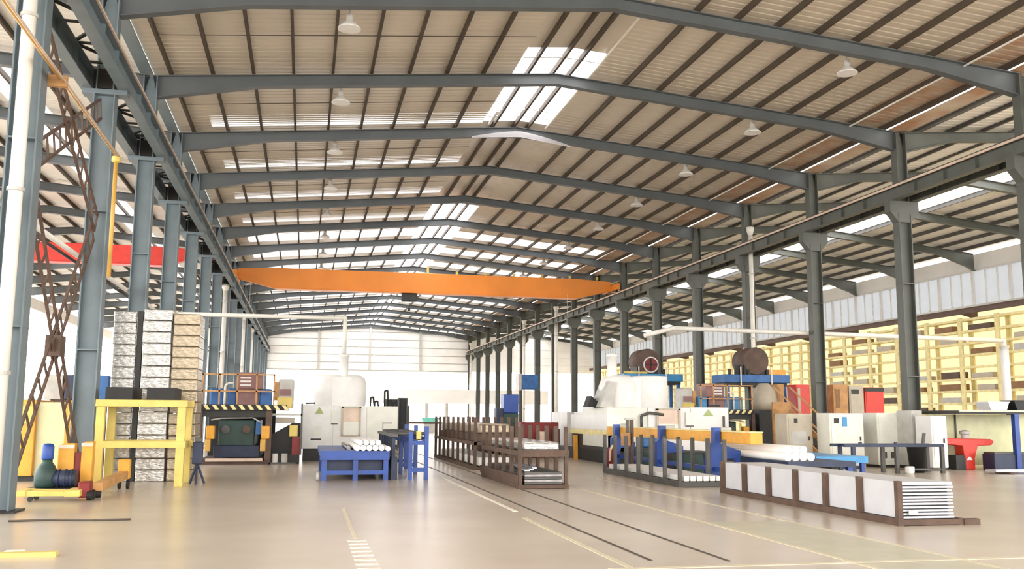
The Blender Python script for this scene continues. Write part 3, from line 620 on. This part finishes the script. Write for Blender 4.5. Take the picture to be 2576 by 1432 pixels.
# ------------------------------------------------------------------ left blue table, profiles, blue stand
t = thing('blue_table', (1.45, 26, 0), 'low dark blue steel table carrying white profiles in front of the left furnace', 'table')
bx(.42, 2.1, 24.0, 28.2, .58, .72).build('table_top', 'blue', t); bx(.42, 2.1, 23.96, 24.0, .5, .72).build('front_apron', 'blue', t)
for x in (.52, 1.28, 2.02):
    for y in (24.08, 28.1): bx(x-.06, x+.06, y-.06, y+.06, 0, .58).build('leg', 'blue', t)
for y in (24.08, 28.1): bx(.5, 2.02, y-.04, y+.04, .14, .24).build('stretcher', 'blue', t)
bx(.6, 1.95, 24.3, 27.9, .2, .55).build('inner_tank', 'navy', t)
MB().cyl((.34, 24.1, .1), (.4, 24.1, .1), .1, 12).build('caster', 'lgrey', t)
def profile_tube(x, y0, y1, z, r, m, label, group, cat='profile', dx=0):
    return tag(MB().cyl((x, y0, z+r), (x+dx, y1, z+r), r, 14).build('wrapped_profile', m, None, smooth=True), label, cat, group)
PO = ('leftmost', 'second', 'third', 'fourth', 'rightmost')
for i in range(5): profile_tube(1.3+.148*i, 23.85, 27.3, .72, .072, 'wrap', 'white wrapped profile on the low blue table, bottom layer, %s from the left' % PO[i], 'profiles on the blue table')
for i in range(4): profile_tube(1.37+.148*i, 23.9, 27.2, .85, .068, 'wrap', 'white wrapped profile on the low blue table, upper layer, %s from the left' % PO[i], 'upper profiles on the blue table')
profile_tube(2.04, 23.7, 27.2, .72, .06, 'wrap', 'slim white wrapped profile at the right edge of the low blue table', None)
profile_tube(1.12, 24.5, 28.1, .72, .05, 'alud', 'single dull grey profile at the left of the white ones on the blue table', None)
t = thing('blue_roller_stand', (2.9, 26, 0), 'tall dark blue roller stand frame beside the low blue table', 'stand')
for x in (2.62, 3.02):
    for y in (24.05, 26.4, 28.9): bx(x-.05, x+.05, y-.06, y+.06, 0, 1.32 if x > 2.8 else 1.18).build('post', 'blue', t)
for y in (24.05, 26.4, 28.9):
    for z in (.2, .86): bx(2.62, 3.02, y-.04, y+.04, z, z+.1).build('cross_bar', 'blue', t)
for x in (2.62, 3.02): bx(x-.035, x+.035, 24.1, 28.9, .95, 1.06).build('side_bar', 'blue', t)
for i in range(8): MB().cyl((2.3, 24.4+.6*i, 1.13), (3.0, 24.4+.6*i, 1.13), .05, 10).build('roller', 'gunm', t, smooth=True)
for i in range(9): bx(2.2, 2.28, 24.4+.55*i, 24.46+.55*i, .55, 1.12).build('slat', 'navy', t)
bx(2.17, 2.32, 24.2, 29.0, 1.05, 1.12).build('top_rail', 'gunm', t); bx(2.17, 2.32, 24.2, 29.0, 0, .55).build('lower_panel', 'navy', t)
bx(2.76, 2.88, 24.0, 24.04, .98, 1.2).build('yellow_plate', 'yellow', t); bx(2.66, 2.98, 24.0, 24.1, .98, 1.0).build('plate_holder', 'navy', t)
# ------------------------------------------------------------------ brown stillages
def stillage(x0, x1, y0, y1, label, hpost, n, tray, m='rack', tiers=(0,), left_only=False):
    t = thing('stillage', ((x0+x1)/2, (y0+y1)/2, 0), label, 'stillage')
    for z in tiers:
        for x in (x0, x1-.1): bx(x, x+.1, y0, y1, z, z+tray).build('long_rail', m, t)
        for i in range(n):
            y = y0+(y1-y0-.1)*i/(n-1); bx(x0+.1, x1-.1, y, y+.1, z+.01, z+tray-.01).build('cross_rail', m, t)
    for i in range(n):
        y = y0+(y1-y0-.09)*i/(n-1)
        for x in ((x0+.01,) if left_only else (x0+.01, x1-.09)): bx(x, x+.08, y, y+.09, tray, hpost).build('post', m, t)
    return t
# two tier rack in the centre
ST = stillage(4.65, 5.8, 20.8, 25.3, 'two tier red brown stillage nearest the centre of the floor', 1.36, 6, .1, tiers=(0, .72))
for a in ((4.62, 4.65, 20.8, 25.3, .1, .3), (4.65, 5.8, 20.76, 20.8, .7, .84)): bx(*a).build('side_board', 'rack', ST)
for j in range(5):
    tag(bx(4.8, 5.65, 20.82, 25.2, .1+.055*j, .145+.055*j).build('steel_sheet', 'alud' if j % 2 else 'gunm', None), 'dull metal sheet, %s in the pile on the bottom tier of the centre stillage' % ('lowest', 'second', 'third', 'fourth', 'topmost')[j], 'sheet', 'sheets on the centre stillage')
for i in range(3): tag(MB().bar((4.9+.2*i, 21.0+.5*i, .39), (5.2+.2*i, 23.5, .39), .12, .03).build('offcut_strip', 'alu', None), 'shiny metal strip lying loose on the centre sheet pile, %s' % ('leftmost', 'middle', 'rightmost')[i], 'strip')
tag(bx(4.8, 5.62, 20.9, 25.1, .82, 1.02).build('wrapped_profile_pack', 'film', None, bev=.05), 'film wrapped profile pack on the upper tier of the centre stillage', 'pack')
# second rack behind
stillage(4.95, 6.3, 28.2, 37.0, 'long red brown stillage behind the centre one, holding wrapped packs', 1.55, 9, .1, tiers=(0, .72, ))
tag(bx(5.15, 6.1, 28.4, 36.8, .82, 1.05).build('wrapped_profile_pack', 'rack', None), 'brown pack on the upper tier of the long rear stillage', 'pack')
tag(bx(5.15, 6.1, 28.5, 36.6, 1.05, 1.35).build('wrapped_profile_pack', 'filmb', None, bev=.06), 'tan film wrapped pack on top of the brown pack', 'pack')
tag(bx(5.15, 6.1, 28.5, 36.4, .1, .35).build('wrapped_profile_pack', 'wrap', None, bev=.03), 'white pack on the bottom tier of the long rear stillage', 'pack')
# right low stillage with posts
stillage(8.4, 9.6, 20.8, 26.5, 'low dark stillage with tall posts in front of the blue uprights', 1.08, 7, .13, 'gunm')
for i in range(6): tag(bx(8.55+.16*i, 8.68+.16*i, 20.85, 26.4, .13, .25).build('wrapped_profile', 'wrap', None, bev=.015), 'white wrapped profile lying flat in the low dark stillage, %s from the left' % ('leftmost', 'second', 'third', 'fourth', 'fifth', 'sixth')[i], 'profile', 'profiles in the low dark stillage')
# front right stillage with the pile of wrapped panels
stillage(8.72, 9.85, 13.0, 19.3, 'brown stillage at the front right carrying a tall pile of wrapped panels', .66, 7, .1, left_only=True)
for j in range(11):
    o = bx(8.83, 9.72, 13.06+.012*(j % 3), 19.2, .1+.0495*j, .1+.0495*j+(.034 if j < 10 else .045)).build('wrapped_slab', 'alug' if j != 10 else 'paper', None, bev=.006)
    tag(o, 'pale wrapped slab in the front right pile, %s from the floor' % ('lowest', 'second', 'third', 'fourth', 'fifth', 'sixth', 'seventh', 'eighth', 'ninth', 'tenth', 'topmost, eleventh')[j], 'slab', 'slabs on the front right stillage')
for j in range(10):
    tag(bx(8.9, 9.66, 13.13, 19.15, .135+.0495*j, .149+.0495*j).build('spacer_sheet', 'dark', None), 'dark spacer sheet in the front right pile, %s from the floor' % CNT[j], 'spacer', 'spacers in the front right pile')
for i in range(6):
    y = 13.15+1.03*i; o = bx(8.815, 8.828, y+.02, y+.9, .11, .64).build('side_sheet', 'paper', None)
    tag(o, 'white protective sheet on the left side of the front right pile, %s' % ORD[i], 'sheet', 'side sheets of the front right pile')
tag(bx(8.93, 9.08, 13.03, 13.055, .16, .22).build('paper_tag', 'lwhite', None), 'small white paper label on the end of the front right pile', 'label')
tag(bx(9.83, 10.1, 12.98, 13.1, 0, .09).build('rail_end', 'rack', None), 'brown rail stub beside the front right stillage', 'rail')
# ------------------------------------------------------------------ right run-out line: yellow beam, blue uprights, table
t = thing('puller_beam', (10.1, 26, 0), 'long yellow puller beam carried by blue uprights on the right', 'beam')
bx(9.95, 10.25, 20.3, 30.9, .98, 1.24).build('beam', 'amber', t, bev=.01); bx(9.93, 10.27, 20.3, 30.9, 1.24, 1.27).build('top_strip', 'ryel', t)
for y in (21.95, 25.6, 29.6):
    p = MB().prism([(9.66, 0), (9.92, 0), (9.92, .55), (9.93, .95), (9.93, 1.34), (9.76, 1.34), (9.76, 1.0), (9.66, .9)], 'y', y-.1, y+.1).build('upright', 'blue', t, bev=.01)
    MB().prism([(9.93, .95), (10.46, .78), (10.46, .6), (10.0, .6), (9.9, .5)], 'y', y-.07, y+.07).build('gusset_arm', 'blue', p)
    bx(10.32, 10.44, y-.06, y+.06, 0, .62).build('rear_leg', 'blue', p)
    MB().cyl((9.96, y, 1.3), (10.24, y, 1.3), .05, 12).build('guide_roller', 'lgrey', p)
bx(9.72, 9.82, 20.6, 30.4, .3, .4).build('tie_bar', 'blue', t)
t = thing('blue_table', (11.6, 22, 0), 'low dark blue table carrying white profiles behind the right stillages', 'table')
bx(10.55, 12.2, 19.7, 24.4, .5, .62).build('table_top', 'navy', t); bx(12.2, 13.6, 21.4, 24.4, .5, .66).build('side_tray', 'lblue', t)
for x in (10.62, 12.1):
    for y in (19.8, 24.3): bx(x-.06, x+.06, y-.06, y+.06, 0, .5).build('leg', 'blue', t)
for y in (21.5, 24.3): bx(13.45, 13.55, y-.05, y+.05, 0, .5).build('leg', 'blue', t)
bx(10.6, 12.1, 19.75, 19.85, .12, .2).build('stretcher', 'blue', t)
POS = ('leftmost', 'second', 'third', 'fourth', 'fifth', 'sixth', 'seventh')
for i in range(4): profile_tube(10.68+.19*i, 19.95, 24.3, .62, .093, 'wrap', 'thick white wrapped profile lying on the right blue table, %s from the left' % POS[i], 'profiles on the right blue table')
for i in range(3): profile_tube(10.775+.19*i, 20.1, 24.3, .785, .085, 'wrap', 'thick white wrapped profile, upper layer on the right blue table, %s from the left' % POS[i], 'upper profiles on the right blue table')
# clutter under the yellow beam
for x, y, w, h, m, lab in ((10.95, 26.2, .8, .62, 'green', 'dark green crate under the yellow beam, nearest'), (10.95, 27.8, .7, .6, 'dark', 'black crate under the yellow beam, second from the front'), (10.95, 29.5, .75, .62, 'green', 'dark green crate under the yellow beam, farthest back')):
    t = thing('crate', (x, y, 0), lab, 'crate')
    bx(x-w/2, x+w/2, y-.4, y+.4, 0, h*.9).build('crate_body', m, t, bev=.02); bx(x-w/2-.03, x+w/2+.03, y-.43, y+.43, h*.9, h).build('crate_rim', 'dark', t)
t = thing('blue_barrel', (10.95, 29.5, .62), 'mid blue container standing on the farthest dark green crate', 'container'); bx(10.6, 11.3, 29.2, 29.8, .62, .92).build('body', 'mblue', t, bev=.04); MB().cyl((10.95, 29.5, .92), (10.95, 29.5, .97), .08, 12).build('cap', 'dark', t)
t = thing('fire_extinguisher', (9.55, 29.2, 0), 'red fire extinguisher with pale hose beside the dark crates', 'extinguisher')
MB().lathe((9.55, 29.2, 0), [(.13, 0), (.15, .03), (.15, .5), (.1, .6), (.04, .63)], 18).build('bottle', 'dred', t, smooth=True); MB().cyl((9.55, 29.2, .63), (9.55, 29.2, .72), .03, 8).build('valve', 'gunm', t); MB().tube([(9.55, 29.1, .68), (9.45, 29.02, .55), (9.42, 29.0, .2)], .035, 8).build('hose', 'pink', t)
t = thing('tan_post', (9.4, 27.0, 0), 'tan plate on a brown post in front of the yellow beam', 'post')
bx(9.4, 9.5, 26.95, 27.05, 0, 1.5).build('post', 'brown', t); bx(9.12, 9.42, 26.95, 27.0, .75, 1.12).build('tan_plate', 'tan', t); bx(9.28, 9.36, 26.97, 27.03, 0, 1.5).build('second_post', 'gunm', t); bx(9.26, 9.52, 26.93, 27.07, 1.5, 1.55).build('cap', 'lgrey', t)
# ------------------------------------------------------------------ hydraulic tanks at the back right
def tank(x0, x1, y, z, label, m, ring):
    t = thing('hydraulic_tank', ((x0+x1)/2, y+.6, 0), label, 'tank')
    bx(x0, x1, y, y+1.4, z, z+.36).build('blue_tray', 'lblue' if ring else 'mblue', t, bev=.03); bx(x0+.1, x1-.1, y+.1, y+1.3, z-.15, z).build('under_frame', 'dark', t)
    for x in (x0+.2, x1-.2):
        for yy in (y+.2, y+1.2): bx(x-.08, x+.08, yy-.08, yy+.08, 0, z-.15).build('leg', 'mblue', t)
    xc = x0+(x1-x0)*(.42 if ring else .5)
    MB().cyl((xc, y+.1, z+.36+.62), (xc, y+1.3, z+.98), .6, 24).build('accumulator', 'brown', t, smooth=True)
    bx(xc-.55, xc+.55, y+.2, y+1.2, z+.36, z+.7).build('cradle', 'dark', t)
    if ring:
        mb = MB(); n = 20; cx, cz = xc+.12, z+.8
        for i in range(n):
            a, b = 2*math.pi*i/n, 2*math.pi*(i+1)/n
            mb.bar((cx+.36*math.cos(a), y+.06, cz+.36*math.sin(a)), (cx+.36*math.cos(b), y+.06, cz+.36*math.sin(b)), .06, .06)
        mb.build('white_ring', 'white', t); MB().cyl((cx, y+.02, cz), (cx, y+.1, cz), .33, 20).build('fan_disc', 'dred', t)
        for a in (0, 1.57): MB().bar((cx-.33*math.cos(a), y-.01, cz-.33*math.sin(a)), (cx+.33*math.cos(a), y-.01, cz+.33*math.sin(a)), .05, .03, (0, 1, 0)).build('spoke', 'dark', t)
        bx(x0, x0+1.2, y, y+.05, z+.36, z+.46).build('yellow_rail', 'yellow', t)
    else:
        for i in range(4): MB().cyl((xc-.9+.2*i, y+.2, z+.36), (xc-.9+.2*i, y+.2, z+.8), .09, 12).build('motor', 'dark', t)
        bx(x1-1.0, x1-.1, y+.2, y+1.0, z+.36, z+.6).build('amber_box', 'amber', t)
    for i in range(3): MB().cyl((x0+.3+.9*i, y+.15, z+.36), (x0+.3+.9*i, y+.15, z+.6), .07, 10).build('filter', 'dark', t)
    for x in (x0+.75, x1-.9): MB().cyl((x, y-.03, z-.15), (x, y-.03, z+.7), .03, 8).build('stand_pipe', 'whitep', t)
    return t
tank(15.05, 18.1, 44, 3.3, 'sky blue hydraulic tank with brown round accumulator and white ringed fan', 'lblue', True)
tank(17.98, 21.1, 39.0, 3.1, 'blue hydraulic tank with brown dome beside the tall white downpipe', 'mblue', False)
# stair, cream hopper and red machines behind the cabinets
t = thing('steel_stair', (18.9, 34.2, 0), 'steep tan steel stair leading up to the right press deck', 'stair')
for x in (18.3, 19.0): MB().bar((x+.9, 33.2, .05), (x, 35.2, 1.85), .07, .2).build('stringer', 'tan', t); MB().bar((x+.9, 33.2, 1.0), (x, 35.2, 2.8), .05).build('handrail', 'tan', t)
for i in range(8): f = i/8; bx(18.34+.9*(1-f)-.04, 19.0+.9*(1-f)-.04, 33.2+2*f, 33.42+2*f, .12+1.8*f, .15+1.8*f).build('tread', 'brown', t)
bx(18.25, 19.05, 35.2, 35.3, 1.2, 2.2).build('landing_gate', 'tan', t); bx(18.25, 18.35, 35.2, 35.3, 0, 1.2).build('landing_post', 'tan', t); bx(18.95, 19.05, 35.2, 35.3, 0, 1.2).build('landing_post', 'tan', t)
t = thing('cream_hopper', (18.6, 37.0, 0), 'cream rounded hopper under the rear blue tank', 'hopper')
MB().lathe((18.75, 36.9, 1.9), [(.5, 0), (.55, .3), (.45, .8), (.2, 1.1)], 20).build('hopper', 'beige', t, smooth=True); bx(18.3, 19.2, 36.5, 37.3, 0, 1.9).build('stand', 'dark', t)
def tall_box(x0, x1, y, z1, m, label, cat, extra=None, z0=0):
    t = thing(cat.replace(' ', '_'), ((x0+x1)/2, y+.4, z0), label, cat)
    bx(x0, x1, y, y+.8, z0+.08, z1).build('body', m, t, bev=.025); bx(x0+.03, x1-.03, y+.03, y+.77, z0, z0+.08).build('plinth', 'dark', t)
    bx(x0+.06, x1-.06, y-.015, y, z0+.2, z1-.12).build('door', m, t, bev=.006); bx(x1-.16, x1-.12, y-.04, y-.015, z0+(z1-z0)*.5, z0+(z1-z0)*.58).build('handle', 'dark', t)
    for a, b, c, d, mm, nm in (extra or []): bx(a, b, y-.03, y-.015, c, d).build(nm, mm, t)
    return t
tall_box(19.75, 20.05, 37.6, 3.0, 'tan', 'narrow tan cabinet left of the red one behind the column', 'tan cabinet')
tall_box(20.6, 21.25, 37.6, 3.0, 'red', 'tall red cabinet just left of the column behind the electrical cabinets', 'red cabinet', [(20.66, 20.78, 1.7, 2.85, 'beige', 'pale_panel')])
tall_box(22.0, 22.7, 37.0, 3.0, 'tan', 'brown tan machine cabinet right of the column, behind', 'machine cabinet', [(22.1, 22.3, 2.0, 2.8, 'card', 'panel')])
tall_box(22.75, 23.45, 37.0, 2.95, 'beige', 'grey beige machine cabinet between the tan and red ones', 'machine cabinet', [(22.85, 23.2, 2.6, 2.8, 'dark', 'vent')])
tall_box(23.5, 24.4, 37.0, 2.9, 'red', 'wide red cabinet with dark lid behind the electrical cabinets', 'red cabinet', [(23.5, 24.4, 2.72, 2.88, 'dark', 'lid_edge')])
t = thing('brown_gearbox', (18.0, 29.6, 0), 'dark brown rounded gearbox between the white electrical cabinets', 'gearbox')
MB().cyl((18.0, 29.2, 1.2), (18.0, 30.0, 1.2), .32, 18).build('housing', 'brown', t, smooth=True); bx(17.8, 18.25, 29.3, 29.9, 0, 1.0).build('stand', 'dred', t); bx(18.05, 18.2, 29.15, 29.2, .95, 1.1).build('name_plate', 'ryel', t)
# ------------------------------------------------------------------ electrical cabinets, frame table, bin, window booth
tall_box(15.25, 16.15, 28.5, 1.72, 'beige', 'grey beige electrical cabinet left of the white ones', 'electrical cabinet', [(15.5, 15.62, 1.42, 1.56, 'dark', 'meter'), (15.4, 15.9, .75, 1.15, 'lgrey', 'panel')])
tall_box(16.3, 17.5, 27.7, 1.74, 'offw', 'wide white electrical cabinet with meter and blue sticker', 'electrical cabinet', [(16.45, 16.62, 1.42, 1.58, 'dark', 'meter'), (16.74, 16.9, 1.32, 1.62, 'lblue', 'blue_sticker'), (16.52, 16.68, .18, .34, 'dark', 'vent')])
tall_box(18.3, 19.4, 28.2, 1.76, 'offw', 'white electrical cabinet standing behind the black bin', 'electrical cabinet', [(18.45, 18.6, .3, .5, 'gunm', 'vent'), (18.75, 18.9, .3, .5, 'gunm', 'vent')])
tall_box(19.0, 19.55, 26.4, 1.68, 'white', 'narrow white electrical cabinet beside the red machine booth', 'electrical cabinet')
tall_box(19.02, 19.42, 27.4, 1.84, 'lgrey', 'pale grey cabinet just behind the narrow white one', 'electrical cabinet')
t = thing('blue_frame_table', (16.9, 25.4, 0), 'open blue grey steel frame table in front of the electrical cabinets', 'table')
for x in (15.55, 16.95, 18.45):
    for y in (25.2, 25.9): bx(x-.05, x+.05, y-.05, y+.05, 0, .76).build('leg', 'navy' if x < 16 else 'gunm', t)
for y in (25.2, 25.9): bx(15.25, 18.5, y-.05, y+.05, .76, .84).build('top_rail', 'navy', t)
for x in (15.55, 18.45): bx(x-.04, x+.04, 25.25, 25.85, .77, .83).build('end_rail', 'navy', t)
bx(16.95, 18.45, 25.17, 25.23, .08, .14).build('foot_rail', 'gunm', t)
for x in (15.75, 16.9): bx(x, x+.08, 25.18, 25.24, .84, .9).build('clip', 'navy', t)
t = thing('waste_bin', (17.85, 25.55, 0), 'black tapered waste bin inside the blue frame table', 'bin')
MB().lathe((17.85, 25.55, 0), [(.2, 0), (.27, .72), (.29, .73), (.29, .78), (.25, .78), (.18, .04)], 20).build('bin_body', 'black', t, smooth=True); MB().cyl((18.0, 25.5, .6), (18.1, 25.5, 1.15), .05, 8).build('scrap', 'gunm', t)
tag(MB().lathe((17.15, 24.9, 0), [(.1, 0), (.13, .05), (.13, .2), (.1, .22)], 14).build('white_pail', 'white', None, smooth=True), 'small white pail on the floor before the wide electrical cabinet', 'pail')
t = thing('window_booth', (21.3, 27.5, 0), 'booth with blue posts and large pale green boards at the right picture edge', 'booth')
bx(19.75, 23.6, 27.6, 27.66, .1, 1.72).build('back_board', 'glass', t); bx(19.7, 23.6, 26.0, 28.6, 1.74, 1.84).build('roof_slab', 'dark', t); bx(19.7, 23.6, 25.95, 26.0, 1.8, 1.86).build('roof_edge', 'pink', t)
for x in (21.75, 23.5): bx(x-.08, x+.08, 26.0, 26.16, 0, 1.74).build('post', 'blue', t)
for x in (19.9, 23.5): bx(x-.06, x+.06, 28.4, 28.52, 0, 1.74).build('post', 'gunm', t)
bx(20.72, 20.76, 27.55, 27.6, .1, 1.72).build('board_joint', 'gunm', t); bx(20.9, 23.5, 26.05, 26.6, 0, .5).build('blue_bench', 'navy', t, bev=.02); bx(20.95, 23.5, 26.1, 26.6, .5, .56).build('bench_top', 'gunm', t)
t = thing('red_machine', (20.7, 26.9, 0), 'bright red T shaped machine inside the window booth', 'machine')
MB().prism([(19.65, .98), (21.35, .95), (21.45, .87), (21.35, .76), (20.85, .74), (20.72, .35), (20.72, 0), (20.35, 0), (20.35, .35), (20.3, .74), (19.65, .8)], 'y', 26.7, 27.1).build('red_body', 'red', t, bev=.02)
MB().lathe((20.55, 26.9, .97), [(.12, 0), (.12, .12), (.16, .14), (.16, .22), (.06, .26)], 16).build('spindle', 'lgrey', t); bx(20.0, 20.34, 26.65, 27.1, 0, .45).build('black_box', 'dark', t); MB().prism([(20.4, .3), (20.62, .3), (20.55, .4), (20.47, .4)], 'y', 26.68, 26.7).build('white_mark', 'white', t)
for nm, x0, x1, z0, z1, m, lab in (('white_box', 21.0, 21.75, 1.86, 2.1, 'white', 'white box lying on top of the window booth'), ('black_monitor', 21.95, 22.45, 1.86, 2.15, 'black', 'black tapered bin lying on the window booth roof')):
    t = thing(nm, ((x0+x1)/2, 26.6, z0-.02), lab, 'box')
    MB().prism([(x0+.1, z0-.02), (x1-.1, z0-.02), (x1, z1), (x0, z1)], 'y', 26.3, 26.9).build('body', m, t); bx(x0-.02, x1+.02, 26.28, 26.92, z1, z1+.03).build('rim', m, t)
t = thing('profile_bar', (22, 24.6, 0), 'pale long profiles lying on the floor before the window booth', 'profile'); bx(19.6, 24.5, 24.4, 24.6, .06, .14).build('bar', 'alu', t); bx(19.6, 24.5, 24.7, 24.85, .06, .12).build('bar', 'lgrey', t)
for x in (20, 22, 24): bx(x, x+.1, 24.3, 24.95, 0, .06).build('batten', 'rack', t)
# ------------------------------------------------------------------ yellow storage racks along the right wall
RK = None
for i in range(26):
    y = 41.3+3*i
    lab = 'pale yellow storage rack bay along the right wall, %s from the camera' % (['nearest', 'second', 'third', 'fourth', 'fifth', 'sixth', 'seventh', 'eighth', 'ninth', 'tenth', 'eleventh', 'twelfth', 'thirteenth', 'fourteenth', 'fifteenth', 'sixteenth', 'seventeenth', 'eighteenth', 'nineteenth', 'twentieth', 'twenty-first', 'twenty-second', 'twenty-third', 'twenty-fourth', 'twenty-fifth', 'farthest'][i])
    if RK is None:
        RK = thing('storage_rack', (36.7, y+1.5, 0), lab, 'storage rack', 'yellow racks along the right wall')
        for x in (36.3, 37.0): bx(x, x+.1, y, y+.32, 0, 7.25).build('upright', 'ryel', RK)
        for j in range(11):
            z = .35+.67*j; bx(36.28, 36.36, y+.32, y+3, z, z+.13).build('shelf_beam', 'ryel', RK); bx(36.36, 37.1, y+.32, y+3, z+.05, z+.08).build('shelf', 'ryel', RK)
        for j in range(0, 11, 2): z = .35+.67*j; bx(36.4, 37.0, y+.1, y+.18, z, z+.08).build('side_brace', 'ryel', RK)
    else: dup(RK, (36.7, y+1.5, 0), lab)
B0 = {}
for i in range(7):
    for j in range(10):
        if random.random() < .6:
            y = 41.3+3*i+.5+random.uniform(0, .5); m = random.choice(['card', 'beige', 'brown', 'lgrey']); z = .35+.67*j+.08
            if m not in B0: B0[m] = bx(36.42, 37.02, y, y+1.5, z, z+.34).build('stored_box', m, None, bev=.01); o = B0[m]
            else: o = B0[m].copy(); COL.objects.link(o)
            o.location = (36.72, y+.75, z); o.scale = (1, random.uniform(.9, 1.25), random.uniform(.9, 1.35))
            tag(o, '%s stored box on the %s shelf from the floor, %s yellow rack' % ({'card': 'brown', 'beige': 'beige', 'brown': 'dark brown', 'lgrey': 'pale grey'}[m], ('first', 'second', 'third', 'fourth', 'fifth', 'sixth', 'seventh', 'eighth', 'ninth', 'tenth')[j], ORD[i]), 'box', {'card': 'brown', 'beige': 'beige', 'brown': 'dark brown', 'lgrey': 'pale grey'}[m]+' boxes on the yellow racks')
# ------------------------------------------------------------------ things at the back of the main aisle
t = thing('blue_machine', (8.6, 40.5, 0), 'dark blue cabinet on a green base far down the centre aisle', 'cabinet')
bx(8.3, 8.95, 40, 40.8, 0, 1.7).build('base', 'green', t, bev=.03); bx(8.3, 8.95, 40, 40.7, 1.7, 2.5).build('top_cabinet', 'blue', t, bev=.03); bx(8.0, 8.3, 40.1, 40.6, 0, 1.9).build('side_post', 'navy', t)
t = thing('red_drum_rack', (9.4, 36.4, 0), 'dark red machine frame with a pale pink drum behind the centre stillage', 'machine')
bx(8.2, 9.7, 36.2, 37.2, 0, 1.35).build('frame', 'dred', t, bev=.03); MB().cyl((8.95, 35.9, .3), (8.95, 35.9, 1.0), .22, 16).build('pink_drum', 'pink', t, smooth=True); bx(8.4, 8.8, 35.95, 36.2, .1, .7).build('box', 'dark', t); bx(9.4, 9.7, 36.0, 36.2, 0, 1.1).build('post', 'brown', t)
for i in range(6):
    x = 6.9+.24*i; t = thing('brown_coil', (x, 38.5, 0), 'brown upright coil in the row behind the centre stillage, %s from the left' % ('first', 'second', 'third', 'fourth', 'fifth', 'sixth')[i], 'coil', 'brown coils in the aisle')
    MB().cyl((x-.1, 38.5, .5), (x+.1, 38.5, .5), .5, 20).build('coil', 'brown', t, smooth=True); MB().cyl((x-.105, 38.5, .5), (x+.105, 38.5, .5), .2, 16).build('core', 'gunm', t)
    bx(x-.1, x+.1, 38.25, 38.75, 0, .06).build('chock', 'rack', t)
t = thing('teal_tray', (11.4, 88, 0), 'small teal tray on a stand far away in the bright doorway', 'tray'); bx(10.8, 12.0, 88, 88.6, 0, .9).build('stand', 'lgrey', t); MB().prism([(10.8, .9), (12.0, .9), (12.2, 1.35), (10.6, 1.35)], 'y', 87.9, 88.7).build('tray', 'teal', t)
t = thing('grey_blue_unit', (15.0, 64, 0), 'grey blue heater unit on posts among the far right columns', 'unit'); bx(14.4, 15.7, 64, 65, 3.4, 4.4).build('body', 'mblue', t, bev=.05); bx(14.3, 14.5, 63.95, 65, 3.3, 4.45).build('end_plate', 'lgrey', t)
for x in (14.5, 15.6): bx(x-.06, x+.06, 64.4, 64.52, 0, 3.4).build('post', 'gunm', t)
t = thing('far_table', (8, 70, 0), 'long dark table far down the centre aisle', 'table'); bx(5.5, 13.5, 70, 71, .95, 1.1).build('top', 'brown', t)
for x in (5.6, 9.5, 13.3): bx(x, x+.12, 70.2, 70.8, 0, .95).build('leg', 'brown', t)
for i, (x, y, w, h) in enumerate(((3.9, 44, .5, 2.3), (4.6, 46, .35, 2.4), (5.2, 52, .6, 2.1))):
    t = thing('green_glass_rack', (x, y, 0), 'pale green sheet rack behind the blue roller stand, %s' % ('nearest', 'middle one', 'farthest')[i], 'rack', 'pale green sheet racks')
    bx(x-w/2, x+w/2, y, y+.1, .15, h).build('sheet', 'pane', t); bx(x-w/2-.06, x-w/2, y-.1, y+.2, 0, h).build('post', 'gunm', t); bx(x+w/2, x+w/2+.06, y-.1, y+.2, 0, h).build('post', 'gunm', t); bx(x-w/2, x+w/2, y-.1, y+.2, .05, .15).build('base', 'gunm', t)
